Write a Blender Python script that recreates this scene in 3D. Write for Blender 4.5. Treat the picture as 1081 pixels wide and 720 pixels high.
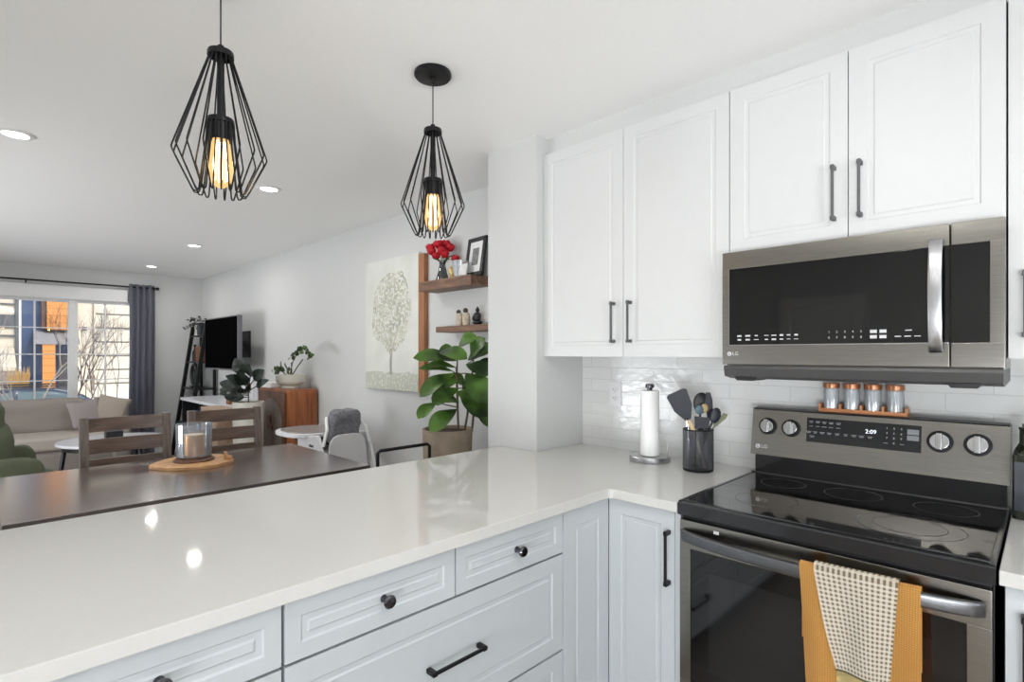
import bpy, bmesh, math, random
from mathutils import Vector, Matrix, noise
random.seed(7)
PI = math.pi
for o in list(bpy.data.objects): bpy.data.objects.remove(o)
S = bpy.context.scene
C = S.collection
V = Vector

# ------------------------------------------------------------------ camera, world, exposure
CAMH = 1.405
cam_d = bpy.data.cameras.new('camera'); cam = bpy.data.objects.new('camera', cam_d); C.objects.link(cam)
cam.location = (0, 0, CAMH); cam.rotation_euler = (PI/2, 0, math.radians(44.8))
cam_d.sensor_width = 36; cam_d.lens = 569.2/1081*36; cam_d.shift_y = 13.5/1081
cam_d.clip_start = .02; cam_d.clip_end = 300
S.camera = cam
S.view_settings.view_transform = 'Standard'; S.view_settings.look = 'None'
S.view_settings.gamma = 1; S.view_settings.use_curve_mapping = False
S.view_settings.exposure = 0.14
W = bpy.data.worlds.new('world'); S.world = W; W.use_nodes = True
wn = W.node_tree.nodes; wl = W.node_tree.links
bg = wn['Background']
sky = wn.new('ShaderNodeTexSky'); sky.sky_type = 'NISHITA'; sky.sun_disc = False
sky.sun_elevation = math.radians(42); sky.sun_rotation = math.radians(60); sky.dust_density = 2.0; sky.air_density = 1.0
wl.new(sky.outputs[0], bg.inputs[0]); bg.inputs[1].default_value = 0.24
SUN_E = 2.0
sd = bpy.data.lights.new('sun', 'SUN'); so = bpy.data.objects.new('sun', sd); C.objects.link(so)
sd.energy = SUN_E; sd.angle = math.radians(1.0); sd.color = (1, .95, .86)
so.rotation_euler = V((-.72, -.30, -.66)).to_track_quat('-Z', 'Y').to_euler(); so.location = (4, 2, 12)

def area(name, loc, direction, sx, sy, power, color=(1, 1, 1), parent=None, shape='RECTANGLE', spread=None):
    d = bpy.data.lights.new(name, 'AREA'); o = bpy.data.objects.new(name, d); C.objects.link(o)
    d.shape = shape; d.size = sx
    if shape in ('RECTANGLE', 'ELLIPSE'): d.size_y = sy
    d.energy = power; d.color = color
    if spread: d.spread = math.radians(spread)
    o.location = loc; o.rotation_euler = V(direction).to_track_quat('-Z', 'Y').to_euler()
    if parent: o.parent = parent
    return o
# added fill lamps at the unseen, added windows behind and beside the camera
area('added_fill_patio', (1.45, -2.66, 1.15), (0, 1, .1), 2.0, 2.0, 10, (.94, .97, 1))
area('added_fill_side', (2.26, -.4, 1.5), (-1, 0, .1), 1.6, 1.3, 11, (.94, .97, 1))
area('added_fill_living', (-5.2, -2.66, 1.2), (0, 1, .1), 2.6, 2.0, 28, (.94, .97, 1))
# added upward fill lamps outside the same windows, mainly to brighten the ceiling
area('added_upfill_patio', (1.45, -3.35, .35), (0, .8, .85), 2.0, 1.1, 215, (.94, .97, 1))
area('added_upfill_side', (2.95, -.4, .55), (-.8, 0, .85), 1.6, 1.1, 350, (.94, .97, 1))
area('added_upfill_living', (-5.2, -3.35, .35), (0, .8, .85), 2.6, 1.1, 145, (.94, .97, 1))
LAMP_W = 5.5

# ------------------------------------------------------------------ materials
def srgb(r, g, b):
    f = lambda c: (c/255/12.92) if c/255 <= .04045 else ((c/255+.055)/1.055)**2.4
    return (f(r), f(g), f(b), 1)
def new_mat(name):
    m = bpy.data.materials.new(name); m.use_nodes = True
    return m, m.node_tree.nodes, m.node_tree.links, m.node_tree.nodes['Principled BSDF']
def coords(n, l, scale=(1, 1, 1), rot=(0, 0, 0), gen=False):
    t = n.new('ShaderNodeTexCoord'); mp = n.new('ShaderNodeMapping'); l.new(t.outputs['Object'], mp.inputs[0])
    mp.inputs['Scale'].default_value = scale; mp.inputs['Rotation'].default_value = rot
    return mp.outputs[0]
def ramp(n, l, src, stops):
    r = n.new('ShaderNodeValToRGB'); l.new(src, r.inputs[0])
    while len(r.color_ramp.elements) < len(stops): r.color_ramp.elements.new(.5)
    for e, (p, c) in zip(r.color_ramp.elements, stops): e.position = p; e.color = c
    return r.outputs[0]
def mul(c, k): return (c[0]*k, c[1]*k, c[2]*k, 1)
def plain(name, col, rough=.5, metal=0, nscale=30, var=.04, bump=0.0, bscale=None, coat=0, stretch=(1, 1, 1), spec=None, sheen=0, emit=None, estr=0):
    m, n, l, b = new_mat(name)
    co = coords(n, l, stretch)
    nz = n.new('ShaderNodeTexNoise'); nz.inputs['Scale'].default_value = nscale; nz.inputs['Detail'].default_value = 3
    l.new(co, nz.inputs[0])
    l.new(ramp(n, l, nz.outputs[0], [(.3, mul(col, 1-var)), (.7, mul(col, 1+var))]), b.inputs['Base Color'])
    b.inputs['Roughness'].default_value = rough; b.inputs['Metallic'].default_value = metal
    if coat: b.inputs['Coat Weight'].default_value = coat; b.inputs['Coat Roughness'].default_value = .06
    if spec is not None: b.inputs['Specular IOR Level'].default_value = spec
    if sheen: b.inputs['Sheen Weight'].default_value = sheen
    if emit: b.inputs['Emission Color'].default_value = emit; b.inputs['Emission Strength'].default_value = estr
    if bump:
        nb = n.new('ShaderNodeTexNoise'); nb.inputs['Scale'].default_value = bscale or nscale; nb.inputs['Detail'].default_value = 4
        l.new(co, nb.inputs[0]); bp = n.new('ShaderNodeBump'); bp.inputs['Strength'].default_value = bump; bp.inputs['Distance'].default_value = .01
        l.new(nb.outputs[0], bp.inputs['Height']); l.new(bp.outputs[0], b.inputs['Normal'])
    return m
def wood(name, c1, c2, rough=.45, stretch=(1, 12, 12), scale=3, bump=.08, coat=0):
    m, n, l, b = new_mat(name)
    co = coords(n, l, stretch)
    nz = n.new('ShaderNodeTexNoise'); nz.inputs['Scale'].default_value = scale; nz.inputs['Detail'].default_value = 6; nz.inputs['Distortion'].default_value = .6
    l.new(co, nz.inputs[0])
    l.new(ramp(n, l, nz.outputs[0], [(.32, c1), (.68, c2)]), b.inputs['Base Color'])
    b.inputs['Roughness'].default_value = rough
    if coat: b.inputs['Coat Weight'].default_value = coat; b.inputs['Coat Roughness'].default_value = .15
    bp = n.new('ShaderNodeBump'); bp.inputs['Strength'].default_value = bump; bp.inputs['Distance'].default_value = .01
    l.new(nz.outputs[0], bp.inputs['Height']); l.new(bp.outputs[0], b.inputs['Normal'])
    return m
def clear_glass(name, tint=(1, 1, 1, 1), refl=.08, rough=.02, frost=0):
    m, n, l, b = new_mat(name); n.remove(b)
    out = n['Material Output']
    tr = n.new('ShaderNodeBsdfTransparent'); tr.inputs[0].default_value = tint
    gl = n.new('ShaderNodeBsdfGlossy'); gl.inputs['Roughness'].default_value = rough
    fr = n.new('ShaderNodeFresnel'); fr.inputs[0].default_value = 1.45
    ma = n.new('ShaderNodeMath'); ma.operation = 'MULTIPLY_ADD'; ma.inputs[1].default_value = .9; ma.inputs[2].default_value = refl
    l.new(fr.outputs[0], ma.inputs[0])
    mx = n.new('ShaderNodeMixShader'); l.new(ma.outputs[0], mx.inputs[0]); l.new(tr.outputs[0], mx.inputs[1]); l.new(gl.outputs[0], mx.inputs[2])
    last = mx
    if frost:
        df = n.new('ShaderNodeBsdfDiffuse'); df.inputs[0].default_value = (.8, .85, .9, 1)
        m2 = n.new('ShaderNodeMixShader'); m2.inputs[0].default_value = frost
        l.new(mx.outputs[0], m2.inputs[1]); l.new(df.outputs[0], m2.inputs[2]); last = m2
    l.new(last.outputs[0], out.inputs[0])
    return m
def emitter(name, col, s):
    m, n, l, b = new_mat(name); b.inputs['Base Color'].default_value = (.9, .9, .9, 1)
    b.inputs['Emission Color'].default_value = col; b.inputs['Emission Strength'].default_value = s
    return m
def brushed(name, col, rough=.28, axis=(1, 40, 60), var=.12):
    m, n, l, b = new_mat(name)
    co = coords(n, l, axis)
    nz = n.new('ShaderNodeTexNoise'); nz.inputs['Scale'].default_value = 12; nz.inputs['Detail'].default_value = 3
    l.new(co, nz.inputs[0])
    l.new(ramp(n, l, nz.outputs[0], [(.3, mul(col, 1-var)), (.7, mul(col, 1+var))]), b.inputs['Base Color'])
    b.inputs['Metallic'].default_value = 1; b.inputs['Roughness'].default_value = rough
    b.inputs['Anisotropic'].default_value = .5
    bp = n.new('ShaderNodeBump'); bp.inputs['Strength'].default_value = .04; bp.inputs['Distance'].default_value = .002
    l.new(nz.outputs[0], bp.inputs['Height']); l.new(bp.outputs[0], b.inputs['Normal'])
    return m
def tile_mat():
    m, n, l, b = new_mat('glazed_subway_tile')
    t = n.new('ShaderNodeTexCoord'); sp = n.new('ShaderNodeSeparateXYZ'); cb = n.new('ShaderNodeCombineXYZ')
    l.new(t.outputs['Object'], sp.inputs[0]); l.new(sp.outputs[0], cb.inputs[0]); l.new(sp.outputs[2], cb.inputs[1])
    br = n.new('ShaderNodeTexBrick'); l.new(cb.outputs[0], br.inputs[0])
    br.inputs['Scale'].default_value = 1; br.inputs['Brick Width'].default_value = .25; br.inputs['Row Height'].default_value = .0635
    br.inputs['Mortar Size'].default_value = .0016; br.inputs['Mortar Smooth'].default_value = .3
    br.inputs['Color1'].default_value = srgb(226, 227, 226); br.inputs['Color2'].default_value = srgb(221, 222, 221); br.inputs['Mortar'].default_value = srgb(208, 208, 206)
    br.offset = .5
    l.new(br.outputs[0], b.inputs['Base Color'])
    b.inputs['Roughness'].default_value = .16
    nz = n.new('ShaderNodeTexNoise'); nz.inputs['Scale'].default_value = 22; nz.inputs['Detail'].default_value = 2; l.new(cb.outputs[0], nz.inputs[0])
    b1 = n.new('ShaderNodeBump'); b1.inputs['Strength'].default_value = .35; b1.inputs['Distance'].default_value = .006; l.new(nz.outputs[0], b1.inputs['Height'])
    b2 = n.new('ShaderNodeBump'); b2.invert = True; b2.inputs['Strength'].default_value = .45; b2.inputs['Distance'].default_value = .0025; l.new(br.outputs[1], b2.inputs['Height'])
    l.new(b1.outputs[0], b2.inputs['Normal']); l.new(b2.outputs[0], b.inputs['Normal'])
    return m
def floor_mat():
    m, n, l, b = new_mat('wood_plank_floor')
    t = n.new('ShaderNodeTexCoord')
    br = n.new('ShaderNodeTexBrick'); l.new(t.outputs['Object'], br.inputs[0]); br.inputs['Scale'].default_value = 1
    br.inputs['Brick Width'].default_value = 1.3; br.inputs['Row Height'].default_value = .16; br.inputs['Mortar Size'].default_value = .002
    br.inputs['Color1'].default_value = srgb(174, 163, 150); br.inputs['Color2'].default_value = srgb(156, 145, 132); br.inputs['Mortar'].default_value = srgb(70, 58, 48)
    mp = n.new('ShaderNodeMapping'); mp.inputs['Scale'].default_value = (1, 14, 1); l.new(t.outputs['Object'], mp.inputs[0])
    nz = n.new('ShaderNodeTexNoise'); nz.inputs['Scale'].default_value = 3; nz.inputs['Detail'].default_value = 6; l.new(mp.outputs[0], nz.inputs[0])
    mx = n.new('ShaderNodeMix'); mx.data_type = 'RGBA'; mx.blend_type = 'MULTIPLY'; mx.inputs[0].default_value = .5
    l.new(br.outputs[0], mx.inputs[6]); l.new(ramp(n, l, nz.outputs[0], [(.3, (.6, .6, .6, 1)), (.7, (1, 1, 1, 1))]), mx.inputs[7])
    l.new(mx.outputs[2], b.inputs['Base Color']); b.inputs['Roughness'].default_value = .35
    return m
def check_mat():
    m, n, l, b = new_mat('checked_cotton')
    uv = n.new('ShaderNodeTexCoord')
    sp = n.new('ShaderNodeSeparateXYZ'); l.new(uv.outputs['UV'], sp.inputs[0])
    def stripe(o, k, th=.5):
        a = n.new('ShaderNodeMath'); a.operation = 'MULTIPLY'; a.inputs[1].default_value = k; l.new(o, a.inputs[0])
        f = n.new('ShaderNodeMath'); f.operation = 'FRACT'; l.new(a.outputs[0], f.inputs[0])
        g = n.new('ShaderNodeMath'); g.operation = 'GREATER_THAN'; g.inputs[1].default_value = th; l.new(f.outputs[0], g.inputs[0])
        return g.outputs[0]
    sx = stripe(sp.outputs[0], 15, .52); sy = stripe(sp.outputs[1], 30, .52)
    ad = n.new('ShaderNodeMath'); ad.operation = 'ADD'; l.new(sx, ad.inputs[0]); l.new(sy, ad.inputs[1])
    hf = n.new('ShaderNodeMath'); hf.operation = 'MULTIPLY'; hf.inputs[1].default_value = .5; l.new(ad.outputs[0], hf.inputs[0])
    c = ramp(n, l, hf.outputs[0], [(0, srgb(250, 246, 236)), (.5, srgb(236, 226, 206)), (1, srgb(148, 134, 116))])
    l.new(c, b.inputs['Base Color']); b.inputs['Roughness'].default_value = .9
    return m
def weave_mat(name, col):
    m, n, l, b = new_mat(name)
    co = coords(n, l, (1, 1, 1))
    w = n.new('ShaderNodeTexWave'); w.wave_type = 'BANDS'; w.bands_direction = 'Z'; w.inputs['Scale'].default_value = 60; l.new(co, w.inputs[0])
    w2 = n.new('ShaderNodeTexWave'); w2.wave_type = 'BANDS'; w2.bands_direction = 'X'; w2.inputs['Scale'].default_value = 60; l.new(co, w2.inputs[0])
    ad = n.new('ShaderNodeMath'); ad.operation = 'MULTIPLY'; l.new(w.outputs['Fac'], ad.inputs[0]); l.new(w2.outputs['Fac'], ad.inputs[1])
    l.new(ramp(n, l, ad.outputs[0], [(0, mul(col, .82)), (.6, mul(col, 1.1))]), b.inputs['Base Color'])
    b.inputs['Roughness'].default_value = .95; b.inputs['Sheen Weight'].default_value = .15
    bp = n.new('ShaderNodeBump'); bp.inputs['Strength'].default_value = .5; bp.inputs['Distance'].default_value = .002
    l.new(ad.outputs[0], bp.inputs['Height']); l.new(bp.outputs[0], b.inputs['Normal'])
    return m
def siding_mat(name, c, line, pitch, vert=None):
    m, n, l, b = new_mat(name)
    t = n.new('ShaderNodeTexCoord'); sp = n.new('ShaderNodeSeparateXYZ'); l.new(t.outputs['Object'], sp.inputs[0])
    a = n.new('ShaderNodeMath'); a.operation = 'DIVIDE'; a.inputs[1].default_value = pitch; l.new(sp.outputs[2], a.inputs[0])
    f = n.new('ShaderNodeMath'); f.operation = 'FRACT'; l.new(a.outputs[0], f.inputs[0])
    l.new(ramp(n, l, f.outputs[0], [(0, line), (.10, line), (.14, c), (1, c)]), b.inputs['Base Color'])
    b.inputs['Roughness'].default_value = .8
    return m

M = {}
M['wall'] = plain('wall_paint', srgb(204, 205, 204), .6, nscale=60, var=.01, bump=.03, bscale=250)
M['ceiling'] = plain('ceiling_paint', srgb(246, 246, 245), .85, nscale=60, var=.01)
M['trim'] = plain('white_trim', srgb(236, 236, 236), .35, var=.01)
M['cab_white'] = plain('white_cabinet_lacquer', srgb(210, 211, 211), .38, var=.008)
M['cab_grey'] = plain('pale_grey_cabinet_lacquer', srgb(192, 197, 200), .4, var=.01)
M['cab_in'] = plain('cabinet_shadow_gap', srgb(70, 72, 76), .7)
M['quartz'] = plain('white_quartz', srgb(206, 205, 202), .045, nscale=70, var=.012, spec=.38)
M['tile'] = tile_mat()
M['floor'] = floor_mat()
M['steel'] = brushed('dark_stainless', srgb(148, 145, 139), .25)
M['steel_v'] = brushed('pale_brushed_steel', srgb(186, 186, 188), .3, (60, 60, 1))
M['handle_st'] = brushed('handle_steel', srgb(120, 121, 124), .28, (1, 40, 40))
M['ventgrey'] = plain('dark_vent_grey', srgb(84, 84, 84), .4, .4, var=.05)
M['chrome'] = plain('satin_chrome', srgb(200, 200, 200), .22, 1, var=.03)
M['blackglass'] = plain('black_glass', srgb(12, 12, 13), .045, 0, var=.1, coat=.45, spec=.5)
M['blackgloss'] = plain('black_enamel', srgb(28, 29, 32), .16, 0, var=.08, coat=.5)
M['panelglass'] = plain('display_glass', srgb(30, 31, 34), .12, var=.05, coat=.4)
M['black'] = plain('matte_black_metal', srgb(34, 34, 36), .38, .6, var=.06)
M['blackplastic'] = plain('black_plastic', srgb(26, 27, 31), .42, var=.08)
M['knobdark'] = plain('dark_nickel', srgb(90, 90, 94), .2, 1, var=.05)
M['pull'] = plain('gunmetal_pull', srgb(96, 97, 99), .4, .5, var=.05)
M['print'] = plain('white_print', srgb(200, 200, 202), .5, var=.01)
M['printdim'] = plain('grey_print', srgb(140, 142, 145), .5, var=.01)
M['ring'] = plain('burner_ring_print', srgb(86, 87, 90), .3, var=.02)
M['led'] = emitter('clock_led', (.75, .85, 1, 1), .9)
M['walnut'] = wood('walnut_cabinet', srgb(126, 66, 30), srgb(176, 104, 54), .35, (10, 10, 1), 3, .05, .2)
M['walnut_dark'] = wood('dark_walnut', srgb(74, 46, 34), srgb(112, 76, 56), .4, (10, 10, 1), 3)
M['espresso'] = wood('espresso_table', srgb(50, 36, 30), srgb(84, 64, 54), .26, (9, 1, 9), 3, .10, 1)
M['espresso'].node_tree.nodes['Principled BSDF'].inputs['Coat IOR'].default_value = 1.9
M['espresso'].node_tree.nodes['Principled BSDF'].inputs['Coat Roughness'].default_value = .2
M['chairwood'] = wood('brown_grey_chair_wood', srgb(74, 58, 50), srgb(112, 92, 80), .38, (9, 1, 9), 4)
M['chairpost'] = wood('worn_chair_post', srgb(88, 76, 70), srgb(126, 114, 106), .38, (9, 9, 1), 4)
M['shelfwood'] = wood('brown_shelf_wood', srgb(92, 66, 50), srgb(138, 104, 82), .5, (1, 10, 10), 5)
M['boardwood'] = wood('warm_brown_board', srgb(140, 92, 58), srgb(172, 120, 80), .5, (10, 10, 1), 4)
M['copperwood'] = wood('copper_toned_wood', srgb(176, 112, 70), srgb(208, 146, 100), .4, (1, 10, 10), 6)
M['lidcopper'] = plain('copper_brown_lid', srgb(168, 112, 78), .3, .55, var=.08)
M['slab'] = wood('live_edge_slab', srgb(176, 128, 84), srgb(212, 168, 122), .5, (3, 3, 3), 6)
M['candle'] = plain('copper_candle_jar', srgb(222, 160, 92), .3, .35, nscale=50, var=.1)
M['wax'] = plain('cream_wax', srgb(232, 210, 170), .5)
M['lightwood'] = wood('light_wood', srgb(196, 160, 120), srgb(220, 188, 148), .5, (8, 8, 1), 5)
M['glass'] = clear_glass('clear_window_glass', refl=.02)
M['hurricane'] = clear_glass('hurricane_glass', (.95, .97, 1, 1), .05, .08, .12)
M['jarglass'] = clear_glass('jar_glass', (1, 1, 1, 1), .06, .06, .30)
M['vaseglass'] = clear_glass('vase_glass', (.45, .5, .5, 1), .12, .05)
M['smoke'] = clear_glass('dark_mesh', (.62, .62, .65, 1), .0, .45, .02)
M['curtain'] = plain('grey_curtain', srgb(142, 143, 158), .85, nscale=200, var=.04, sheen=.2)
M['sofa'] = plain('grey_beige_upholstery', srgb(158, 150, 143), .9, nscale=220, var=.06, bump=.1, bscale=300)
M['sofa_lit'] = plain('lit_seat_upholstery', srgb(186, 178, 170), .9, nscale=220, var=.05, bump=.1, bscale=300)  # paler copy of the sofa fabric, light on the seat put into colour
M['pillow'] = plain('pillow_fabric', srgb(160, 150, 150), .9, nscale=150, var=.07, bump=.15, bscale=200)
M['green'] = plain('olive_upholstery', srgb(92, 98, 78), .85, nscale=200, var=.07, bump=.1, bscale=250)
M['whitetop'] = plain('white_table_top', srgb(228, 228, 232), .25, var=.01)
M['whiteplastic'] = plain('white_plastic', srgb(226, 226, 228), .35, var=.01)
M['offwhite'] = plain('off_white_ceramic', srgb(214, 211, 200), .4, var=.02)
M['concrete'] = plain('beige_stoneware', srgb(156, 140, 122), .7, nscale=14, var=.12, bump=.1, bscale=40)
M['soil'] = plain('potting_soil', srgb(60, 46, 36), .95, nscale=60, var=.3)
M['stem'] = plain('brown_stem', srgb(88, 76, 56), .7)
# anti-glare panel
M['tvscreen'] = plain('tv_screen', srgb(10, 10, 11), .4, var=.02, spec=0)
M['tvframe'] = plain('tv_silver_frame', srgb(120, 120, 124), .35, .7)
M['greyfab'] = plain('grey_patterned_fabric', srgb(128, 128, 134), .9, nscale=60, var=.3)
M['tray'] = plain('grey_tray', srgb(150, 144, 142), .3, var=.04)
M['red'] = plain('red_petals', srgb(190, 14, 34), .6, nscale=50, var=.25)
M['gold'] = plain('pale_gold', srgb(206, 178, 120), .3, .4, var=.05)
M['photo'] = plain('grey_photo', srgb(120, 120, 122), .3, nscale=40, var=.6)
M['mat'] = plain('white_photo_mount', srgb(232, 232, 230), .6)
M['owl'] = plain('cream_brown_figurine', srgb(196, 182, 162), .5, nscale=40, var=.25)
M['owldark'] = plain('dark_figurine_head', srgb(72, 60, 50), .5)
M['blackfig'] = plain('black_figurine', srgb(24, 23, 26), .45)
M['whitepaper'] = plain('white_paper', srgb(246, 246, 245), .85, nscale=80, var=.01, bump=.08, bscale=90)
M['rope'] = plain('striped_basket', srgb(176, 150, 130), .9, nscale=20, var=.3, stretch=(12, 12, 1))
M['bluebook'] = plain('blue_cover', srgb(104, 142, 170), .6)
M['brownbox'] = plain('brown_box', srgb(128, 80, 52), .6)
M['teal'] = plain('blue_grey_silicone', srgb(84, 112, 122), .5)
M['tan'] = plain('tan_silicone', srgb(186, 158, 112), .5)
M['sage'] = plain('sage_silicone', srgb(128, 134, 106), .5)
M['navy'] = plain('charcoal_nylon', srgb(38, 41, 50), .42, nscale=40, var=.15)
M['spatwood'] = plain('pale_wood_handle', srgb(206, 182, 140), .55, nscale=30, var=.06)
M['oil'] = plain('dark_olive_glass', srgb(24, 30, 16), .08, nscale=12, var=.5, coat=.6)
M['labelblue'] = plain('slate_label', srgb(46, 52, 62), .4, nscale=10, var=.5)
M['towel'] = weave_mat('orange_waffle_cotton', srgb(236, 178, 96))
M['check'] = check_mat()
M['band'] = plain('yellow_printed_hem', srgb(214, 196, 140), .9, nscale=50, var=.3)
M['hem'] = plain('grey_hem_stripe', srgb(120, 112, 90), .9)
M['snow'] = plain('snow', srgb(236, 238, 242), .7, nscale=2, var=.03, bump=.3, bscale=2)
M['cream'] = plain('cream_stucco', srgb(206, 198, 180), .85, nscale=8, var=.03)
M['creamsiding'] = siding_mat('cream_siding', srgb(212, 205, 188), srgb(110, 106, 98), .62)
M['darktrim'] = plain('dark_grey_trim', srgb(84, 88, 92), .7)
M['bluewall'] = plain('navy_blue_siding', srgb(58, 78, 112), .8)
M['orangewall'] = siding_mat('orange_siding', srgb(206, 140, 74), srgb(180, 112, 44), .3)
M['greyroof'] = plain('grey_shingle', srgb(140, 140, 142), .9, nscale=10, var=.1)
M['bark'] = plain('pale_bark', srgb(150, 140, 128), .9, nscale=12, var=.25)
M['barkdark'] = plain('dark_bark', srgb(66, 60, 66), .9, nscale=12, var=.25)
M['bush'] = plain('dry_yellow_bush', srgb(190, 150, 80), .9)
M['fence'] = plain('weathered_fence', srgb(128, 116, 104), .9, nscale=6, var=.12)
M['carpaint'] = plain('blue_grey_car_paint', srgb(74, 86, 100), .25, .5, coat=.8)
M['carglass'] = plain('car_window_glass', srgb(120, 146, 150), .08, coat=.8)
M['tyre'] = plain('tyre_rubber', srgb(24, 24, 26), .8)
M['carred'] = plain('red_tail_lamp', srgb(150, 20, 26), .3)
M['bulb'] = emitter('warm_bulb', (1, .72, .38, 1), 7)
M['filament'] = emitter('filament', (1, .82, .55, 1), 9)
M['downlight'] = emitter('downlight_lens', (1, .96, .9, 1), 9)
def bulb_mat():
    m, n, l, b = new_mat('glowing_amber_bulb'); n.remove(b)
    tr = n.new('ShaderNodeBsdfTransparent'); tr.inputs[0].default_value = (1, .86, .62, 1)
    em = n.new('ShaderNodeEmission'); em.inputs[0].default_value = (1, .60, .26, 1); em.inputs[1].default_value = 1.5
    mx = n.new('ShaderNodeMixShader'); mx.inputs[0].default_value = .45
    l.new(tr.outputs[0], mx.inputs[1]); l.new(em.outputs[0], mx.inputs[2]); l.new(mx.outputs[0], n['Material Output'].inputs[0])
    return m
M['bulbglass'] = bulb_mat()
def leaf_mat(name, c1, c2, rough=.35):
    m, n, l, b = new_mat(name)
    nz = n.new('ShaderNodeTexNoise'); nz.inputs['Scale'].default_value = 7; l.new(coords(n, l), nz.inputs[0])
    l.new(ramp(n, l, nz.outputs[0], [(.35, c1), (.65, c2)]), b.inputs['Base Color'])
    b.inputs['Roughness'].default_value = rough
    return m
M['fiddle'] = leaf_mat('fiddle_leaf_green', srgb(30, 54, 20), srgb(84, 122, 44))
M['rubberleaf'] = leaf_mat('dark_rubber_leaf', srgb(24, 32, 28), srgb(56, 66, 58), .25)
M['zz'] = leaf_mat('zz_leaf_green', srgb(46, 66, 34), srgb(92, 112, 60))
M['smallleaf'] = leaf_mat('grey_green_leaf', srgb(48, 54, 48), srgb(88, 94, 86))
def art_mat():
    m, n, l, b = new_mat('tree_painting')
    t = n.new('ShaderNodeTexCoord'); sp = n.new('ShaderNodeSeparateXYZ'); l.new(t.outputs['Object'], sp.inputs[0])
    X, Z = sp.outputs[0], sp.outputs[2]      # X centred, Z from bottom (0..1.045)
    def mth(op, a, b_=None, c_=None):
        q = n.new('ShaderNodeMath'); q.operation = op
        for i, v in enumerate((a, b_, c_)):
            if v is None: continue
            if isinstance(v, (int, float)): q.inputs[i].default_value = v
            else: l.new(v, q.inputs[i])
        return q.outputs[0]
    nz = n.new('ShaderNodeTexNoise'); nz.inputs['Scale'].default_value = 42; nz.inputs['Detail'].default_value = 8; l.new(t.outputs['Object'], nz.inputs[0])
    n2 = n.new('ShaderNodeTexNoise'); n2.inputs['Scale'].default_value = 5; n2.inputs['Detail'].default_value = 4; l.new(t.outputs['Object'], n2.inputs[0])
    dx = mth('DIVIDE', X, .31); dz = mth('DIVIDE', mth('SUBTRACT', Z, .63), .34)
    r = mth('SQRT', mth('ADD', mth('MULTIPLY', dx, dx), mth('MULTIPLY', dz, dz)))
    crown = mth('LESS_THAN', mth('ADD', r, mth('MULTIPLY', mth('SUBTRACT', n2.outputs[0], .5), .7)), .92)
    speck = mth('GREATER_THAN', nz.outputs[0], .47)
    cm = mth('MULTIPLY', crown, speck)
    tw = mth('LESS_THAN', mth('ABSOLUTE', mth('ADD', X, mth('MULTIPLY', mth('SUBTRACT', n2.outputs[0], .5), .05))), .017)
    tm = mth('MULTIPLY', tw, mth('MULTIPLY', mth('LESS_THAN', Z, .5), mth('GREATER_THAN', Z, .12)))
    ab = mth('ABSOLUTE', mth('SUBTRACT', mth('ABSOLUTE', X), mth('MULTIPLY', mth('SUBTRACT', Z, .27), .45)))
    bm_ = mth('MULTIPLY', mth('LESS_THAN', ab, .006), mth('MULTIPLY', mth('LESS_THAN', Z, .55), mth('GREATER_THAN', Z, .27)))
    gm = mth('MULTIPLY', mth('LESS_THAN', mth('ADD', Z, mth('MULTIPLY', n2.outputs[0], .1)), .19), mth('GREATER_THAN', nz.outputs[0], .42))
    def mix(f, a, c2):
        q = n.new('ShaderNodeMix'); q.data_type = 'RGBA'; l.new(f, q.inputs[0])
        if isinstance(a, tuple): q.inputs[6].default_value = a
        else: l.new(a, q.inputs[6])
        if isinstance(c2, tuple): q.inputs[7].default_value = c2
        else: l.new(c2, q.inputs[7])
        return q.outputs[2]
    base = ramp(n, l, n2.outputs[0], [(.3, srgb(222, 222, 216)), (.7, srgb(206, 208, 200))])
    n3 = n.new('ShaderNodeTexNoise'); n3.inputs['Scale'].default_value = 14; l.new(t.outputs['Object'], n3.inputs[0])
    leafc = ramp(n, l, n3.outputs[0], [(.3, srgb(158, 160, 152)), (.5, srgb(186, 186, 166)), (.7, srgb(206, 206, 196))])
    col = mix(gm, base, srgb(188, 190, 176))
    col = mix(tm, col, srgb(158, 156, 148)); col = mix(bm_, col, srgb(160, 158, 150)); col = mix(cm, col, leafc)
    l.new(col, b.inputs['Base Color']); b.inputs['Roughness'].default_value = .7
    return m
M['art'] = art_mat()

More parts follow.
